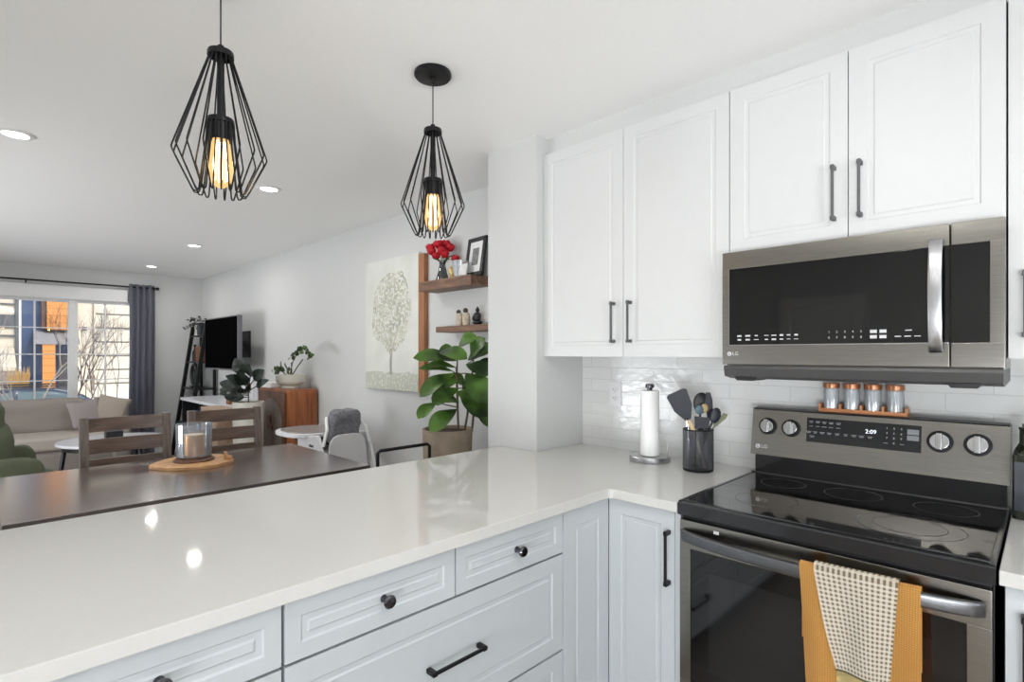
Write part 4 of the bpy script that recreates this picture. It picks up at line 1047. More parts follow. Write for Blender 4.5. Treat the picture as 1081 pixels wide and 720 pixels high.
# ladder shelf in the corner
lx0, lx1 = -8.62, -8.02
t = thing('ladder_shelf', 'dark ladder shelf leaning in the corner beside the curtain', 'shelf', ((lx0+lx1)/2, 2.2, 0))
def lad_y(z): return 1.985+.26*z/1.78
for x in (lx0, lx1):
    MB().box(-.022, -.022, 0, .022, .022, 1.81, .002, mtx=T(x, 1.985, 0) @ RX(-math.atan2(.26, 1.78))).build('leg', M['chairpost'] if False else M['black'], t)
    MB().box(x-.018, 2.33, 0, x+.018, 2.366, 1.70, .002).build('leg', M['black'], t)
levels = [.45, .92, 1.28, 1.64]
for z in levels: MB().box(lx0-.02, lad_y(z)-.01, z, lx1+.02, 2.37, z+.018, .002).build('shelf_board', M['black'], t)
# things on the ladder
t = thing('potted_plant', 'small leafy plant in a white pot atop the ladder shelf', 'plant', (-8.48, 2.29, 1.659))
MB().lathe([(0, 0), (.045, 0), (.062, .14), (.064, .15), (.056, .15), (.05, .13), (0, .13)], (-8.46, 2.28, 1.659), 24).build('pot', M['offwhite'], t)
def leaf(b, base, tip, wd, up=V((0, 0, 1)), droop=.1, n=8, cup=.15, wavy=0, shape='oval'):
    base, tip = V(base), V(tip); d = tip-base; L_ = d.length; dn = d.normalized()
    side = dn.cross(up); side = side.normalized() if side.length > 1e-3 else V((1, 0, 0)); nn = side.cross(dn).normalized()
    rows = []
    for i in range(n+1):
        s_ = i/n
        wv = (math.sin(PI*s_**.85)**.8 if shape == 'oval' else (math.sin(PI*min(1, s_**1.25))**.6)*(.75+.35*s_))*wd
        if i in (0, n): wv = wd*.03
        c_ = base+d*s_ + nn*(droop*L_*math.sin(PI*s_))
        r_ = []
        for q in (-1, -.5, 0, .5, 1):
            off = nn*(cup*wv*(q*q)) + nn*(wavy*wd*math.sin(s_*9+q*3)*abs(q))
            r_.append(b.b.verts.new(c_+side*(q*wv)+off))
        rows.append(r_)
    for A, B in zip(rows, rows[1:]):
        for q in range(4): b.b.faces.new((A[q], A[q+1], B[q+1], B[q]))
def thicken(b, th=.0012):
    bmesh.ops.recalc_face_normals(b.b, faces=b.b.faces); bmesh.ops.solidify(b.b, geom=list(b.b.faces), thickness=th); return b
rr = random.Random(11); b = MB()
for k in range(70):
    a = rr.uniform(0, 2*PI); r_ = rr.uniform(.02, .16); z = 1.80+rr.uniform(-.02, .13)-(r_*.3)
    p = V((-8.46+r_*math.cos(a)*1.1, min(2.35, 2.24+r_*math.sin(a)*.8), z)); q = p+V((rr.uniform(-1, 1), rr.uniform(-1, .3), rr.uniform(-.4, .6))).normalized()*.055
    leaf(b, p, q, .018, n=4)
thicken(b).build('foliage', M['smallleaf'], t, recalc=False)
b = MB()
for k in range(9):
    a = k*.7; b.tube([(-8.46, 2.28, 1.785), (-8.46+.09*math.cos(a), min(2.36, 2.27+.07*math.sin(a)), 1.88)], .002, 5)
b.build('stems', M['stem'], t)
o = MB().box(-8.28, 2.20, 1.659, -8.12, 2.30, 1.80, .012).box(-8.30, 2.19, 1.80, -8.10, 2.31, 1.825, .006).build('storage_tin', M['navy']); tag(o, 'dark lidded tin beside the plant atop the ladder shelf', 'tin')
o = MB().lathe([(0, 0), (.03, 0), (.032, .01), (.032, .13), (.012, .17), (.012, .21), (.018, .215), (.018, .235), (0, .235)], (-8.44, 2.22, 1.2985), 20).build('black_bottle', M['blackplastic']); tag(o, 'slim black bottle on the ladder shelf', 'bottle')
o = MB().box(-8.26, 2.18, 1.2985, -8.05, 2.30, 1.50, .006).build('brown_box', M['brownbox']); tag(o, 'square brown leather-like box on the ladder shelf', 'box')
t = thing('ring_ornament', 'black ring ornament standing on the ladder shelf', 'ornament', (-8.30, 2.2, .9385))
MB().tube([(-8.33+.145*math.cos(a*PI/24), 2.19, 1.115+.145*math.sin(a*PI/24)) for a in range(48)], .022, 10, True).build('ring', M['blackplastic'], t)
MB().box(-8.38, 2.14, .9385, -8.28, 2.24, .965, .004).tube([(-8.33, 2.19, .96), (-8.33, 2.19, 1.20)], .012, 8).build('stand', M['blackplastic'], t)
# television on a wall arm
t = thing('television', 'flat television swung out from the wall on its arm', 'television', (-6.9, 2.14, 1.2))
MB().box(-7.47, 2.075, 1.215, -6.30, 2.125, 1.835, .006).build('housing', M['tvframe'], t)
MB().box(-7.455, 2.0735, 1.235, -6.315, 2.0762, 1.822).build('screen', M['tvscreen'], t)
MB().box(-7.05, 2.125, 1.40, -6.75, 2.16, 1.66, .004).box(-6.95, 2.16, 1.48, -6.88, 2.36, 1.56, .004).box(-7.02, 2.36, 1.36, -6.80, 2.389, 1.68, .003).build('wall_arm', M['blackplastic'], t)
# console
t = thing('media_console', 'white-topped console with dark open bays below the television', 'console', (-6.7, 2.13, 0))
MB().box(-7.88, 1.905, .815, -5.72, 2.37, .85, .004).build('top', M['whitetop'], t)
MB().box(-7.86, 2.35, .05, -5.74, 2.365, .815).build('back_panel', M['blackplastic'], t)
for x in (-7.86, -7.14, -6.42, -5.76): MB().box(x, 1.92, 0, x+.025, 2.35, .815, .002).build('upright', M['blackplastic'], t)
for z in (.08, .44): MB().box(-7.84, 1.925, z, -5.75, 2.35, z+.022).build('shelf_board', M['blackplastic'], t)
o = MB().box(-7.58, 1.96, .463, -7.25, 2.25, .70, .01).build('storage_box', M['bluebook']); tag(o, 'pale blue box inside the console', 'box')
o = MB().box(-7.05, 2.25, .851, -6.35, 2.31, 1.19, .004).build('whiteboard', M['whitetop']); tag(o, 'white panel standing on the console behind the plant', 'panel')
o = MB().box(-7.4, 2.30, .851, -7.15, 2.33, 1.15, .004).build('pale_blue_folder', plain('pale_blue', srgb(180, 200, 210), .6)); tag(o, 'pale blue folder standing beside the white panel', 'folder')
o = MB().box(-6.25, 1.91, .70, -5.80, 1.915, .85).box(-6.32, 1.78, .70, -5.90, 1.90, .845, .012).build('basket', M['rope'])
bpy.data.objects.remove(o)
t = thing('striped_basket', 'tan striped woven basket in front of the console', 'basket', (-5.95, 1.80, 0))
MB().prism(rounded_poly([(-6.22, 1.68), (-5.72, 1.68), (-5.72, 1.89), (-6.22, 1.89)], {0: .04, 1: .04, 2: .04, 3: .04}), 0, .86, 'z', bev=.006).build('basket_body', M['rope'], t)
o = MB().box(-6.44, 2.0, .851, -6.35, 2.07, .915, .004).build('small_block', M['brownbox']); tag(o, 'tiny brown box on the console top', 'box')
# walnut cabinet
t = thing('antique_cabinet', 'antique walnut cabinet with rounded top against the wall', 'cabinet', (-5.27, 2.22, 0))
def rc(x0, x1, z0, z1, r_): 
    return rounded_poly([(x0, z0), (x1, z0), (x1, z1), (x0, z1)], {2: r_, 3: r_})
MB().prism(rc(-5.70, -5.005, 0.04, 1.07, .05), 2.085, 2.37, 'y', bev=.004).build('cabinet_body', M['walnut'], t)
MB().prism(rc(-5.67, -5.03, .06, 1.045, .04), 2.068, 2.085, 'y', bev=.003).build('front_frame', M['walnut_dark'], t)
arch = [(-5.61+.0, .12)] + [(-5.09, .12)] + [(-5.35+.26*math.cos(a*PI/12), .78+.19*math.sin(a*PI/12)) for a in range(0, 13)]
MB().prism(arch, 2.058, 2.068, 'y', bev=.003).build('arched_panel', M['chairpost'], t)
MB().ball((-5.35, 2.054, .78), .03, (1, .3, 1.6)).ball((-5.30, 2.054, .70), .022, (1, .3, 1.3)).ball((-5.40, 2.054, .70), .022, (1, .3, 1.3)).ball((-5.35, 2.054, .42), .03, (1.2, .3, 1.2)).build('carved_ornament', M['walnut_dark'], t)
for x in (-5.66, -5.05):
    for y in (2.10, 2.34): MB().cyl((x, y, .021), .022, .042).build('foot', M['walnut_dark'], t)
t = thing('book_stack', 'white books stacked at the left end of the walnut cabinet', 'books', (-5.52, 2.2, 1.07))
MB().box(-5.69, 2.07, 1.071, -5.38, 2.30, 1.095, .003).build('book', M['whitepaper'], t)
MB().box(-5.68, 2.08, 1.096, -5.40, 2.29, 1.118, .003).build('book', M['mat'], t)
# bowl planter
bx, by, bz = -5.23, 2.21, 1.0715
t = thing('bowl_planter', 'arching green plant in a white footed bowl on the walnut cabinet', 'plant', (bx, by, bz))
MB().lathe([(0, 0), (.085, 0), (.087, .02), (.078, .026), (.120, .042), (.138, .07), (.140, .125), (.133, .135), (.124, .13), (.122, .115), (0, .112)], (bx, by, bz), 36).build('bowl', M['offwhite'], t)
MB().cyl((bx, by, bz+.117), .121, .012).build('soil', M['soil'], t)
b = MB(); s1 = [(bx+.03, by-.02, bz+.12), (bx+.10, by-.03, bz+.24), (bx+.22, by-.04, bz+.33)]
s2 = [(bx+.02, by, bz+.12), (bx+.12, by+.02, bz+.22), (bx+.22, by+.02, bz+.28)]
s3 = [(bx-.03, by-.03, bz+.12), (bx-.10, by-.05, bz+.17), (bx-.22, by-.06, bz+.19)]
s4 = [(bx+.02, by, bz+.12), (bx+.01, by, bz+.25)]
for s_ in (s1, s2, s3, s4): b.tube(s_, .005, 6)
b.build('stems', M['stem'], t)
b = MB(); rr = random.Random(4)
arc = [V((bx+.12, by-.035, bz+.315)).lerp(V((bx+.56, by-.06, bz+.37)), k/9)+V((0, 0, .03*math.sin(PI*k/9)-(.07 if k > 7 else 0)*(k-7)/2)) for k in range(10)]
for k, p in enumerate(arc):
    for s_ in (-1, 1): leaf(b, p, p+V((rr.uniform(.02, .06), s_*.03-.02, rr.uniform(-.05, .04))), .026, up=V((0, -1, .3)), n=5)
for k in range(14):
    p = V((bx-.24+.03*k, by-.05-rr.random()*.04, bz+.14+rr.random()*.05)); leaf(b, p, p+V((rr.uniform(-.05, .05), -.03, rr.uniform(-.01, .08))), .028, up=V((0, -1, .3)), n=5)
thicken(b).build('foliage', M['zz'], t, recalc=False)
# rubber plant in tall white pot
rx, ry = -5.27, 1.83
t = thing('rubber_plant', 'dark-leaved rubber plant in a tall white planter', 'plant', (rx, ry, 0))
MB().lathe([(0, 0), (.10, 0), (.115, .02), (.135, .93), (.135, .96), (.122, .96), (.12, .93), (0, .93)], (rx, ry, 0), 36).build('planter', M['offwhite'], t)
MB().cyl((rx, ry, .935), .119, .012).build('soil', M['soil'], t)
b = MB(); bs = MB(); rr = random.Random(8)
for (du, dz, l_, wz) in ((-.10, .30, .20, .075), (-.13, .18, .22, .06), (-.30, .13, .2, .055), (-.22, .04, .2, .055), (-.34, .07, .18, .05), (-.10, .0, .2, .06), (.06, .10, .2, .06), (.14, .22, .17, .07), (.05, .27, .18, .06), (.2, .14, .2, .05), (-.03, .16, .2, .07), (.0, .06, .2, .07), (-.16, .10, .2, .06)):
    du *= .8; dz *= .85; l_ *= .85; wz *= .85
    base = V((rx, ry, 1.0+max(0, dz)*.5)); mid = base+RV*du*.45+V((0, 0, dz*.35)); tipv = base+RV*du*1.15+V((0, 0, dz*.75))-FV*rr.uniform(-.02, .12)
    bs.tube([(rx, ry, .94), base, mid], .006, 5); leaf(b, mid, mid+(tipv-mid).normalized()*l_, wz, up=-FV+V((0, 0, .4)), n=7)
thicken(b).build('foliage', M['rubberleaf'], t, recalc=False); bs.build('stems', M['stem'], t)
# high chair
hx, hy = -3.86, 2.02
t = thing('high_chair', 'white high chair with grey padded seat against the wall', 'high chair', (hx, hy, 0))
def ell(rx_, ry_, z0, z1, cx_, cy_, e=2.6):
    b = MB(); pts = []
    for k in range(40):
        a = k*2*PI/40; c_, s_ = math.cos(a), math.sin(a); pts.append((cx_+math.copysign(abs(c_)**(2/e), c_)*rx_, cy_+math.copysign(abs(s_)**(2/e), s_)*ry_))
    return b.prism(pts, z0, z1, 'z', bev=.006)
ell(.27, .24, .765, .795, hx-.36, hy-.08).build('tray', M['whiteplastic'], t)
ell(.235, .205, .795, .799, hx-.36, hy-.08).build('tray_insert', M['tray'], t)
cushion(hx-.02, hy-.12, .72, hx+.08, hy+.12, .985, .05, mtx=T(hx, hy, .8) @ RY(.15) @ T(-hx, -hy, -.8)).build('seat_back', M['greyfab'], t)
cushion(hx-.34, hy-.17, .56, hx+.04, hy+.17, .66, .03).build('seat', M['greyfab'], t)
for s_ in (-1, 1):
    MB().prism([(hx-.30, .76), (hx+.05, .80), (hx+.10, .70), (hx+.17, .52), (hx+.02, .50), (hx-.30, .66)], hy+s_*.20-.012, hy+s_*.20+.012, 'y', bev=.008).build('side_panel', M['whiteplastic'], t)
    MB().tube([(hx+.02, hy+s_*.20, .56), (hx+.26, hy+s_*.23, .015)], .017, 10).build('leg', M['whiteplastic'], t)
    MB().tube([(hx-.12, hy+s_*.20, .60), (hx-.42, hy+s_*.23, .015)], .017, 10).build('leg', M['whiteplastic'], t)
    MB().tube([(hx+.0, hy+s_*.12, .92), (hx+.09, hy+s_*.16, .84), (hx+.09, hy+s_*.19, .72)], .012, 8).build('harness_strap', M['whitepaper'], t)
MB().prism(rounded_poly([(hy-.17, .50), (hy+.17, .50), (hy+.14, .80), (hy-.14, .80)], {2: .09, 3: .09}), hx+.09, hx+.112, 'x', bev=.006).build('back_shell', M['whiteplastic'], t)
MB().box(hx-.09, hy-.216, .705, hx-.02, hy-.211, .722, .002).build('side_slot', M['cab_in'], t)
MB().prism([(hx-.52, .765), (hx-.30, .765), (hx-.30, .66), (hx-.46, .70)], hy-.16, hy+.16, 'y', bev=.004).build('tray_support', M['blackplastic'], t)
# artwork
t = thing('canvas_painting', 'tall canvas painting of a pale green tree on the wall', 'artwork', (-3.705, YW-.001, 1.118))
cv = MB().box(-4.087, 2.362, 1.118, -3.325, YW-.001, 2.165, .002).build('canvas', M['art'], t)
o = MB().box(-3.318, 2.352, 1.115, -3.245, YW-.001, 2.145, .002).build('wooden_board', M['boardwood']); tag(o, 'narrow vertical brown board on the wall right of the painting', 'board')
# floating shelves
SY = 2.232
o = MB().box(-3.143, SY, 1.842, -2.583, YW-.001, 1.908, .003).build('floating_shelf', M['shelfwood']); tag(o, 'upper brown wooden floating shelf holding the roses', 'shelf', 'floating wall shelves')
o = MB().box(-2.946, SY, 1.549, -2.386, YW-.001, 1.588, .003).build('floating_shelf', M['shelfwood']); tag(o, 'lower brown wooden floating shelf holding small figurines', 'shelf', 'floating wall shelves')
vx, vy = -2.96, 2.30
t = thing('glass_vase', 'slim smoky glass vase holding red roses on the upper shelf', 'vase', (vx, vy, 1.909))
MB().lathe([(0, 0), (.045, 0), (.047, .006), (.030, .06), (.020, .11), (.026, .14), (.024, .14), (.017, .11), (.026, .06), (.041, .01), (0, .008)], (vx, vy, 1.909), 28).build('vase_body', M['vaseglass'], t)
t = thing('rose_bouquet', 'bunch of red roses in the smoky glass vase', 'flowers', (vx, vy, 1.92))
b = MB(); heads = [(-.075, .0, .195), (-.03, -.03, .235), (.025, .0, .245), (.055, -.02, .215), (-.045, .01, .165), (0, -.04, .19), (-.005, .03, .25), (.02, -.03, .17), (-.085, .01, .22)]
for i, (a, f_, z) in enumerate(heads):
    b.tube([(vx, vy, 1.925), V((vx, vy, 2.04))+RV*a*.2, V((vx, vy, 1.909+z))+RV*a*.9+FV*f_*.8], .0022, 5)
b.tube([(vx, vy, 2.03), V((vx, vy, 2.06))+RV*.05, V((vx, vy, 2.045))+RV*.075], .0022, 5)
heads.append((.088, 0, .145))
b.build('stems', M['zz'], t)
def rose(c, r_, seed):
    rr = random.Random(seed); b = MB(); b.ball(c, r_*.55, (1, 1, .9), 12)
    for ring_, (n_, rad, h_) in enumerate(((4, .62, .55), (5, .85, .35), (6, 1.05, .1))):
        for k in range(n_):
            a = k*2*PI/n_+ring_*.5+rr.random()*.3; 
            d = V((math.cos(a), math.sin(a), 0))
            def fn(u, v, d=d, rad=rad, h_=h_):
                s_ = (u-.5)*2; tz = V((0, 0, 1)); tan = V((-d.y, d.x, 0))
                q = math.sin(PI*min(1, .15+v*.6))
                return V(c)+d*(r_*rad*(.35+.75*math.sin(v*1.5))-r_*.2*s_*s_)+tan*(s_*r_*.62*q)+tz*(r_*(-.5+v*(1.1+h_))-r_*.15*s_*s_)
            b.grid(fn, 5, 5)
    return b
for i, (a, f_, z) in enumerate(heads):
    rose(V((vx, vy, 1.909+z))+RV*a+FV*f_, .030 if i < 9 else .026, i).build('rose_head', M['red'], t)
b = MB()
for (a, z, a2, z2) in ((-.02, .13, -.07, .15), (.02, .13, .07, .17), (.0, .15, .02, .20), (-.01, .12, .05, .12)):
    p = V((vx, vy, 1.909)); leaf(b, p+RV*a+V((0, 0, z)), p+RV*a2+V((0, 0, z2))-FV*.03, .014, up=V((0, 0, 1)), n=5)
thicken(b).build('leaves', M['zz'], t, recalc=False)
o = MB().lathe([(0, 0), (.026, 0), (.026, .008), (.018, .016), (.030, .04), (.032, .055), (.026, .075), (.012, .085), (.012, .095), (0, .098)], (-2.845, 2.30, 1.909), 24).build('gold_ornament', M['gold']); tag(o, 'small pale gold rounded ornament beside the vase', 'ornament')
t = thing('glass_tumbler', 'clear flared glass holder between ornament and photo frame', 'glass', (-2.77, 2.29, 1.909))
MB().lathe([(0, .0), (.035, .0), (.038, .004), (.055, .11), (.053, .11), (.036, .008), (0, .006)], (-2.765, 2.295, 1.909), 28).build('glass_body', M['jarglass'], t)
t = thing('photo_frame', 'black photo frame with white mount leaning on upper shelf', 'picture frame', (-2.66, 2.31, 1.909))
mt = T(-2.655, 2.315, 1.909) @ RZ(math.radians(-5)) @ RX(math.radians(-9))
fw, fh = .098, .262
b = MB(); b.box(-fw, -.009, 0, fw, .009, .028, .002, mtx=mt).box(-fw, -.009, fh-.028, fw, .009, fh, .002, mtx=mt).box(-fw, -.009, .0, -fw+.028, .009, fh, .002, mtx=mt).box(fw-.028, -.009, 0, fw, .009, fh, .002, mtx=mt)
b.build('frame', M['blackplastic'], t)
MB().box(-fw+.02, -.003, .02, fw-.02, .006, fh-.02, mtx=mt).build('mount', M['mat'], t)
MB().box(-.034, -.0045, .075, .034, -.0025, .19, mtx=mt).build('photo', M['photo'], t)
t = thing('tilted_frame', 'small silver frame in front of the black photo frame', 'picture frame', (-2.70, 2.265, 1.909))
mt = T(-2.70, 2.258, 1.909) @ RZ(math.radians(20)) @ RX(math.radians(-18))
MB().box(-.036, -.004, 0, .036, .004, .095, .002, mtx=mt).build('frame', M['chrome'], t)
MB().box(-.028, -.0052, .008, .028, -.003, .087, mtx=mt).build('photo', M['mat'], t)
# figurines
for (x, lab, s_) in ((-2.765, 'left cream bird-like figurine with dark head on lower shelf', .94), (-2.695, 'right cream bird-like figurine with dark head on lower shelf', 1.0)):
    t = thing('bird_figurine', lab, 'figurine', (x, 2.29, 1.589), 0, 'cream figurines on the lower shelf')
    MB().lathe([(0, 0), (.022*s_, 0), (.026*s_, .02), (.027*s_, .05), (.021*s_, .075), (.016*s_, .085), (0, .088)], (x, 2.29, 1.589), 20).build('body', M['owl'], t)
    MB().ball((x-.003, 2.286, 1.589+.098*s_), .017*s_, (1, 1, 1.05), 16).build('head', M['owldark'], t)
    for q in (-1, 1): MB().ball((x+q*.022*s_, 2.288, 1.589+.045*s_), .012*s_, (.6, .9, 2.2), 12).build('wing', M['owl'], t)
x = -2.585
b = MB().ball((x, 2.29, 1.589+.017), .030, (1.25, .9, .55), 18).lathe([(0, .02), (.020, .02), (.022, .045), (.026, .062), (.020, .075), (.008, .082), (0, .083)], (x, 2.29, 1.589), 18).ball((x, 2.29, 1.589+.095), .0135, (1, 1, 1.15)).ball((x, 2.29, 1.589+.112), .006)
for q in (-1, 1): b.tube([(x+q*.024, 2.287, 1.589+.068), (x+q*.034, 2.280, 1.589+.042), (x+q*.006, 2.262, 1.589+.032)], .006, 8)
tag(b.build('seated_figurine', M['blackfig']), 'black seated meditating figurine on the lower shelf', 'figurine')
o = MB().box(-.028, -.006, 0, .028, .006, .22, .003, mtx=T(-2.455, 2.30, 1.59) @ RY(math.radians(12)) @ RX(math.radians(-8))).build('wooden_plaque', M['lightwood']); tag(o, 'light wooden plaque leaning at the right end of lower shelf', 'plaque')
# fiddle leaf fig
fx, fy = -2.60, 2.06
t = thing('fiddle_leaf_fig', 'fiddle leaf fig in a beige stoneware planter beside the wall end', 'plant', (fx, fy, 0))
MB().lathe([(0, 0), (.11, 0), (.125, .02), (.152, .935), (.155, .95), (.143, .95), (.138, .92), (0, .92)], (fx, fy, 0), 40).build('planter', M['concrete'], t)
MB().cyl((fx, fy, .925), .137, .012).build('soil', M['soil'], t)
def ptc(u, v, d):      # point seen at photo pixel (u,v) at depth d
    return V((0, 0, CAMH))+FV*d+RV*((u-540.5)/569.2*d)+V((0, 0, (373.5-v)/569.2*d))
D0 = 3.28
b = MB(); bs = MB()
tr = [[ptc(484, 456, D0), ptc(483, 430, D0), ptc(482, 395, D0), ptc(483, 378, D0)], [ptc(490, 456, D0-.02), ptc(493, 440, D0), ptc(497, 410, D0), ptc(500, 380, D0)], [ptc(498, 456, D0), ptc(500, 436, D0+.03), ptc(506, 400, D0+.03)]]
for s_ in tr: bs.tube(s_, [.007]*(len(s_)-1)+[.004], 7)
lv = [((482, 381), (436, 378), 9, -.15), ((478, 392), (442, 441-52), 5, -.1), ((483, 372), (463, 371), 8, -.05), ((483, 378), (494, 362), 0, 0),
      ((463, 372), (493, 379), 9, -.22), ((484, 366), (503, 355), 9, -.05), ((497, 378), (512, 357), 10, -.1), ((494, 380), (520, 366), 11, -.05),
      ((492, 385), (518, 396), 10, -.12), ((481, 388), (450, 386), 5, -.1), ((480, 394), (443, 419), 9, -.16), ((483, 402), (459, 411), 9, -.1),
      ((492, 394), (515, 426), 14, -.2), ((484, 410), (456, 427), 10, -.14), ((482, 414), (505, 423), 10, -.05), ((484, 424), (456, 419), 11, -.2),
      ((460, 425), (441, 442), 7, -.2), ((486, 418), (514, 440), 12, -.12), ((482, 432), (454, 456), 10, -.22), ((502, 398), (522, 380), 9, 0), ((497, 425), (520, 450), 9, 0), ((488, 405), (500, 425), 9, .05), ((472, 395), (490, 405), 7, .05)]
for (b0, t0, wd, dd) in lv:
    if wd == 0: continue
    A_ = ptc(b0[0], b0[1], D0+dd*.4); B_ = ptc(t0[0], t0[1], D0+dd)
    if B_.y > 2.36: B_.y = 2.36
    leaf(b, A_, B_, wd/569.2*D0*1.05, up=-FV*.9+V((0, 0, .9)), droop=.10, cup=.2, wavy=.06, n=9, shape='fiddle')
    stem_p = min((q for s_ in tr for q in s_), key=lambda q: (q-A_).length)
    bs.tube([stem_p, A_], .0035, 5)
thicken(b, .0015).build('foliage', M['fiddle'], t, recalc=False); bs.build('stems', M['stem'], t)

# ------------------------------------------------------------------ outside the window
BX = -30
t = thing('garage_building', 'cream sided building with dark horizontal lines across the street', 'building', (BX-4, 8, -1.2))
MB().box(BX-8, 3.34, -1.2, BX, 16, 7).build('wall', M['cream'], t)
MB().box(BX, 3.92, -1.2, BX+.05, 15, 6.5).build('siding', M['creamsiding'], t)
MB().box(BX+.05, 3.88, .45, BX+.09, 3.96, 6.5).box(BX+.05, 3.92, 2.62, BX+.08, 15, 2.82).build('corner_trim', M['cream'], t)
MB().box(BX+.01, 3.80, -.2, BX+.03, 16, .42).build('plinth', M['fence'], t)
MB().box(BX+.0, 3.52, 2.42, BX+.14, 3.64, 2.58, .01).build('wall_lamp', M['darktrim'], t)
t = thing('row_house', 'orange and navy house across the street behind bare trees', 'building', (BX-3, 2.2, -1.2))
MB().box(BX-7, 1.35, -1.2, BX-.2, 3.33, 7.2).build('wall', M['bluewall'], t)
MB().box(BX-.2, 2.30, 2.42, BX+.25, 3.30, 7.2).build('upper_wall', M['orangewall'], t)
MB().prism([(BX-.2, 2.42), (BX+1.0, 2.0), (BX+1.0, 1.85), (BX-.2, 1.85)], 2.0, 3.30, 'y').build('porch_roof', M['greyroof'], t) if False else None
b = MB(); b.prism([(BX-.2, 2.40), (BX+.9, 1.95), (BX+.9, 1.80), (BX-.2, 1.80)], 1.9, 3.31, 'y'); b.build('porch_roof', M['greyroof'], t)
MB().box(BX+.5, 2.12, -1.2, BX+.85, 2.52, 1.8).build('porch_post', M['orangewall'], t)
MB().box(BX-.2, 1.44, -1.2, BX-.08, 1.52, 7.2).build('white_trim', M['trim'], t)
MB().box(BX-.2, 2.14, 2.45, BX+.1, 2.30, 7.2).build('brown_trim', M['walnut_dark'], t)
MB().box(BX-.19, 2.70, -1.0, BX-.12, 3.20, 1.4).build('door', M['cab_in'], t)
t = thing('pale_house', 'pale house with dark window band at far left of the view outside', 'building', (BX-4, -3, -1.2))
MB().box(BX-8, -10, -1.2, BX-.05, 1.34, 7).build('wall', M['cream'], t)
MB().box(BX-.05, -8, 2.45, BX+.02, 1.33, 3.0).build('window_band', M['darktrim'], t)
MB().box(BX-.05, -8, 3.40, BX+.04, 1.33, 3.46).box(BX-.05, -8, 2.10, BX+.05, 1.33, 2.18).build('ledge', M['darktrim'], t)
MB().box(BX-.05, 1.33, -1.2, BX+.06, 1.44, 7).build('corner_board', M['darktrim'], t)
MB().prism([(BX, 1.65), (BX+1.6, .9), (BX+1.6, .75), (BX, .75)], -8, 1.3, 'y').build('porch_roof', M['cream'], t)
o = MB().box(BX+2.4, -10, -.8, BX+2.5, 1.5, .72).build('yard_fence', M['fence']); tag(o, 'brown wooden yard fence before the pale house', 'fence')
# trees
def tree(base, h, seed, mat, label, spread=.5, r0=.05, depth=5):
    rr = random.Random(seed); b = MB()
    def grow(p, d, L_, r_, k):
        pts = [p]; q = p
        for i in range(3):
            d = (d+V((rr.uniform(-.12, .12), rr.uniform(-.12, .12), rr.uniform(-.02, .06)))).normalized(); q = q+d*L_/3; pts.append(q)
        b.tube(pts, [r_, r_*.9, r_*.8, r_*.7], 5)
        if k == 0: return
        for i in range(rr.choice((2, 3, 3))):
            a = V((rr.uniform(-1, 1), rr.uniform(-1, 1), rr.uniform(-.1, .5)))
            nd = (d+a*spread).normalized(); grow(pts[rr.choice((2, 3, 3))], nd, L_*rr.uniform(.6, .8), r_*.6, k-1)
    grow(V(base), V((0, 0, 1)), h*.36, r0, depth)
    return tag(b.build('bare_tree', mat), label, 'tree', 'bare trees in the front yard')
tree((-16, 1.42, -1.5), 4.2, 2, M['barkdark'], 'dark bare tree in line with the car window', .55, .034)
tree((-15.2, .86, -1.4), 4.2, 5, M['bark'], 'pale bare tree near the blue wall', .6, .034)
tree((-15, 2.55, -1.5), 4.0, 9, M['fence'], 'thin leafless shrub tree before the cream building', .5, .02, 4)
b = MB(); rr = random.Random(2)
for k in range(110):
    a = rr.uniform(0, 2*PI); b.tube([(-24, 1.15, -.5), (-24+rr.uniform(-.3, .3), 1.15+rr.uniform(-.3, .3), rr.uniform(.2, .98))], .006, 4)
tag(b.build('dry_bush', M['bush']), 'yellow dry bush before the pale house', 'bush')
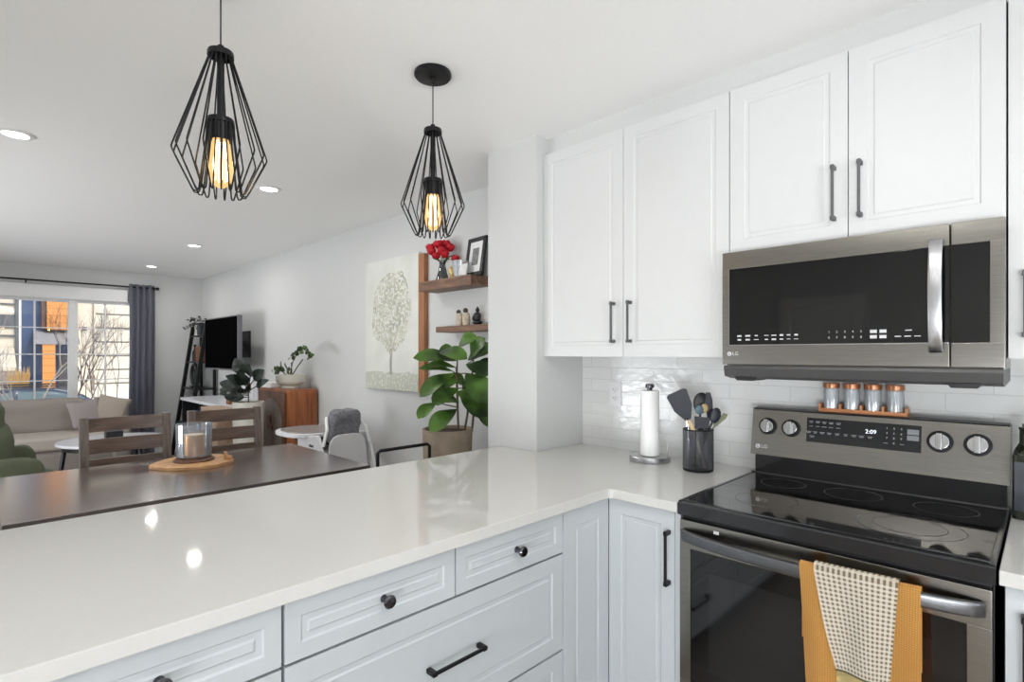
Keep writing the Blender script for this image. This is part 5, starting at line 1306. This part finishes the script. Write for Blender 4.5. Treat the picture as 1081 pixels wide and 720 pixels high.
# car
cxx, cyy, cz = -19.3, .55, -1.12
t = thing('car', 'blue-grey car parked outside, seen through the window over the sofa', 'car', (cxx, cyy, cz))
side = [(-2.2, .35), (-2.25, .75), (-1.9, .95), (-1.1, 1.08), (-.45, 1.52), (.2, 1.64), (1.0, 1.62), (1.6, 1.45), (2.1, 1.05), (2.25, .85), (2.2, .35)]
def carbody(prof, w0, w1):
    b = MB(); A = []; B = []
    for (y, z) in prof:
        wv = w0 if z < 1.1 else w1
        A.append(b.b.verts.new((cxx+wv, cyy+y, cz+z))); B.append(b.b.verts.new((cxx-wv, cyy+y, cz+z)))
    b.b.faces.new(A); b.b.faces.new(B[::-1]); n = len(A)
    for i in range(n): b.b.faces.new((A[i], B[i], B[(i+1) % n], A[(i+1) % n]))
    bmesh.ops.recalc_face_normals(b.b, faces=b.b.faces); bmesh.ops.bevel(b.b, geom=list(b.b.edges), offset=.05, segments=3, affect='EDGES')
    return b
carbody(side, .9, .72).build('body', M['carpaint'], t)
for s_ in (1, -1):
    b = MB()
    for prof in ([(-.85, 1.14), (-.38, 1.46), (.22, 1.55), (.22, 1.14)], [(.32, 1.14), (.32, 1.55), (.98, 1.54), (1.4, 1.42), (1.75, 1.16)]):
        pts = [b.b.verts.new((cxx+s_*(.905-.19*(z-1.1)/.5), cyy+y, cz+z)) for y, z in prof]; b.b.faces.new(pts)
    bmesh.ops.solidify(b.b, geom=list(b.b.faces), thickness=.02)
    b.build('side_windows', M['carglass'], t)
    MB().box(cxx+s_*.62-.02, cyy-.2, cz+1.66, cxx+s_*.62+.02, cyy+1.4, cz+1.70, .01).build('roof_rail', M['blackplastic'], t)
    for y in (-1.4, 1.4):
        wh = MB().cyl((cxx+s_*.82, cyy+y, cz+.34), .34, .2, 'x', 28, bev=.03).build('wheel', M['tyre'], t)
        MB().cyl((cxx+s_*.925, cyy+y, cz+.34), .2, .02, 'x', 20).build('hub_cap', M['tvframe'], wh)
    MB().box(cxx+s_*.72-.1, cyy+2.14, cz+.85, cxx+s_*.72+.1, cyy+2.27, cz+1.10, .02).build('tail_lamp', M['carred'], t)
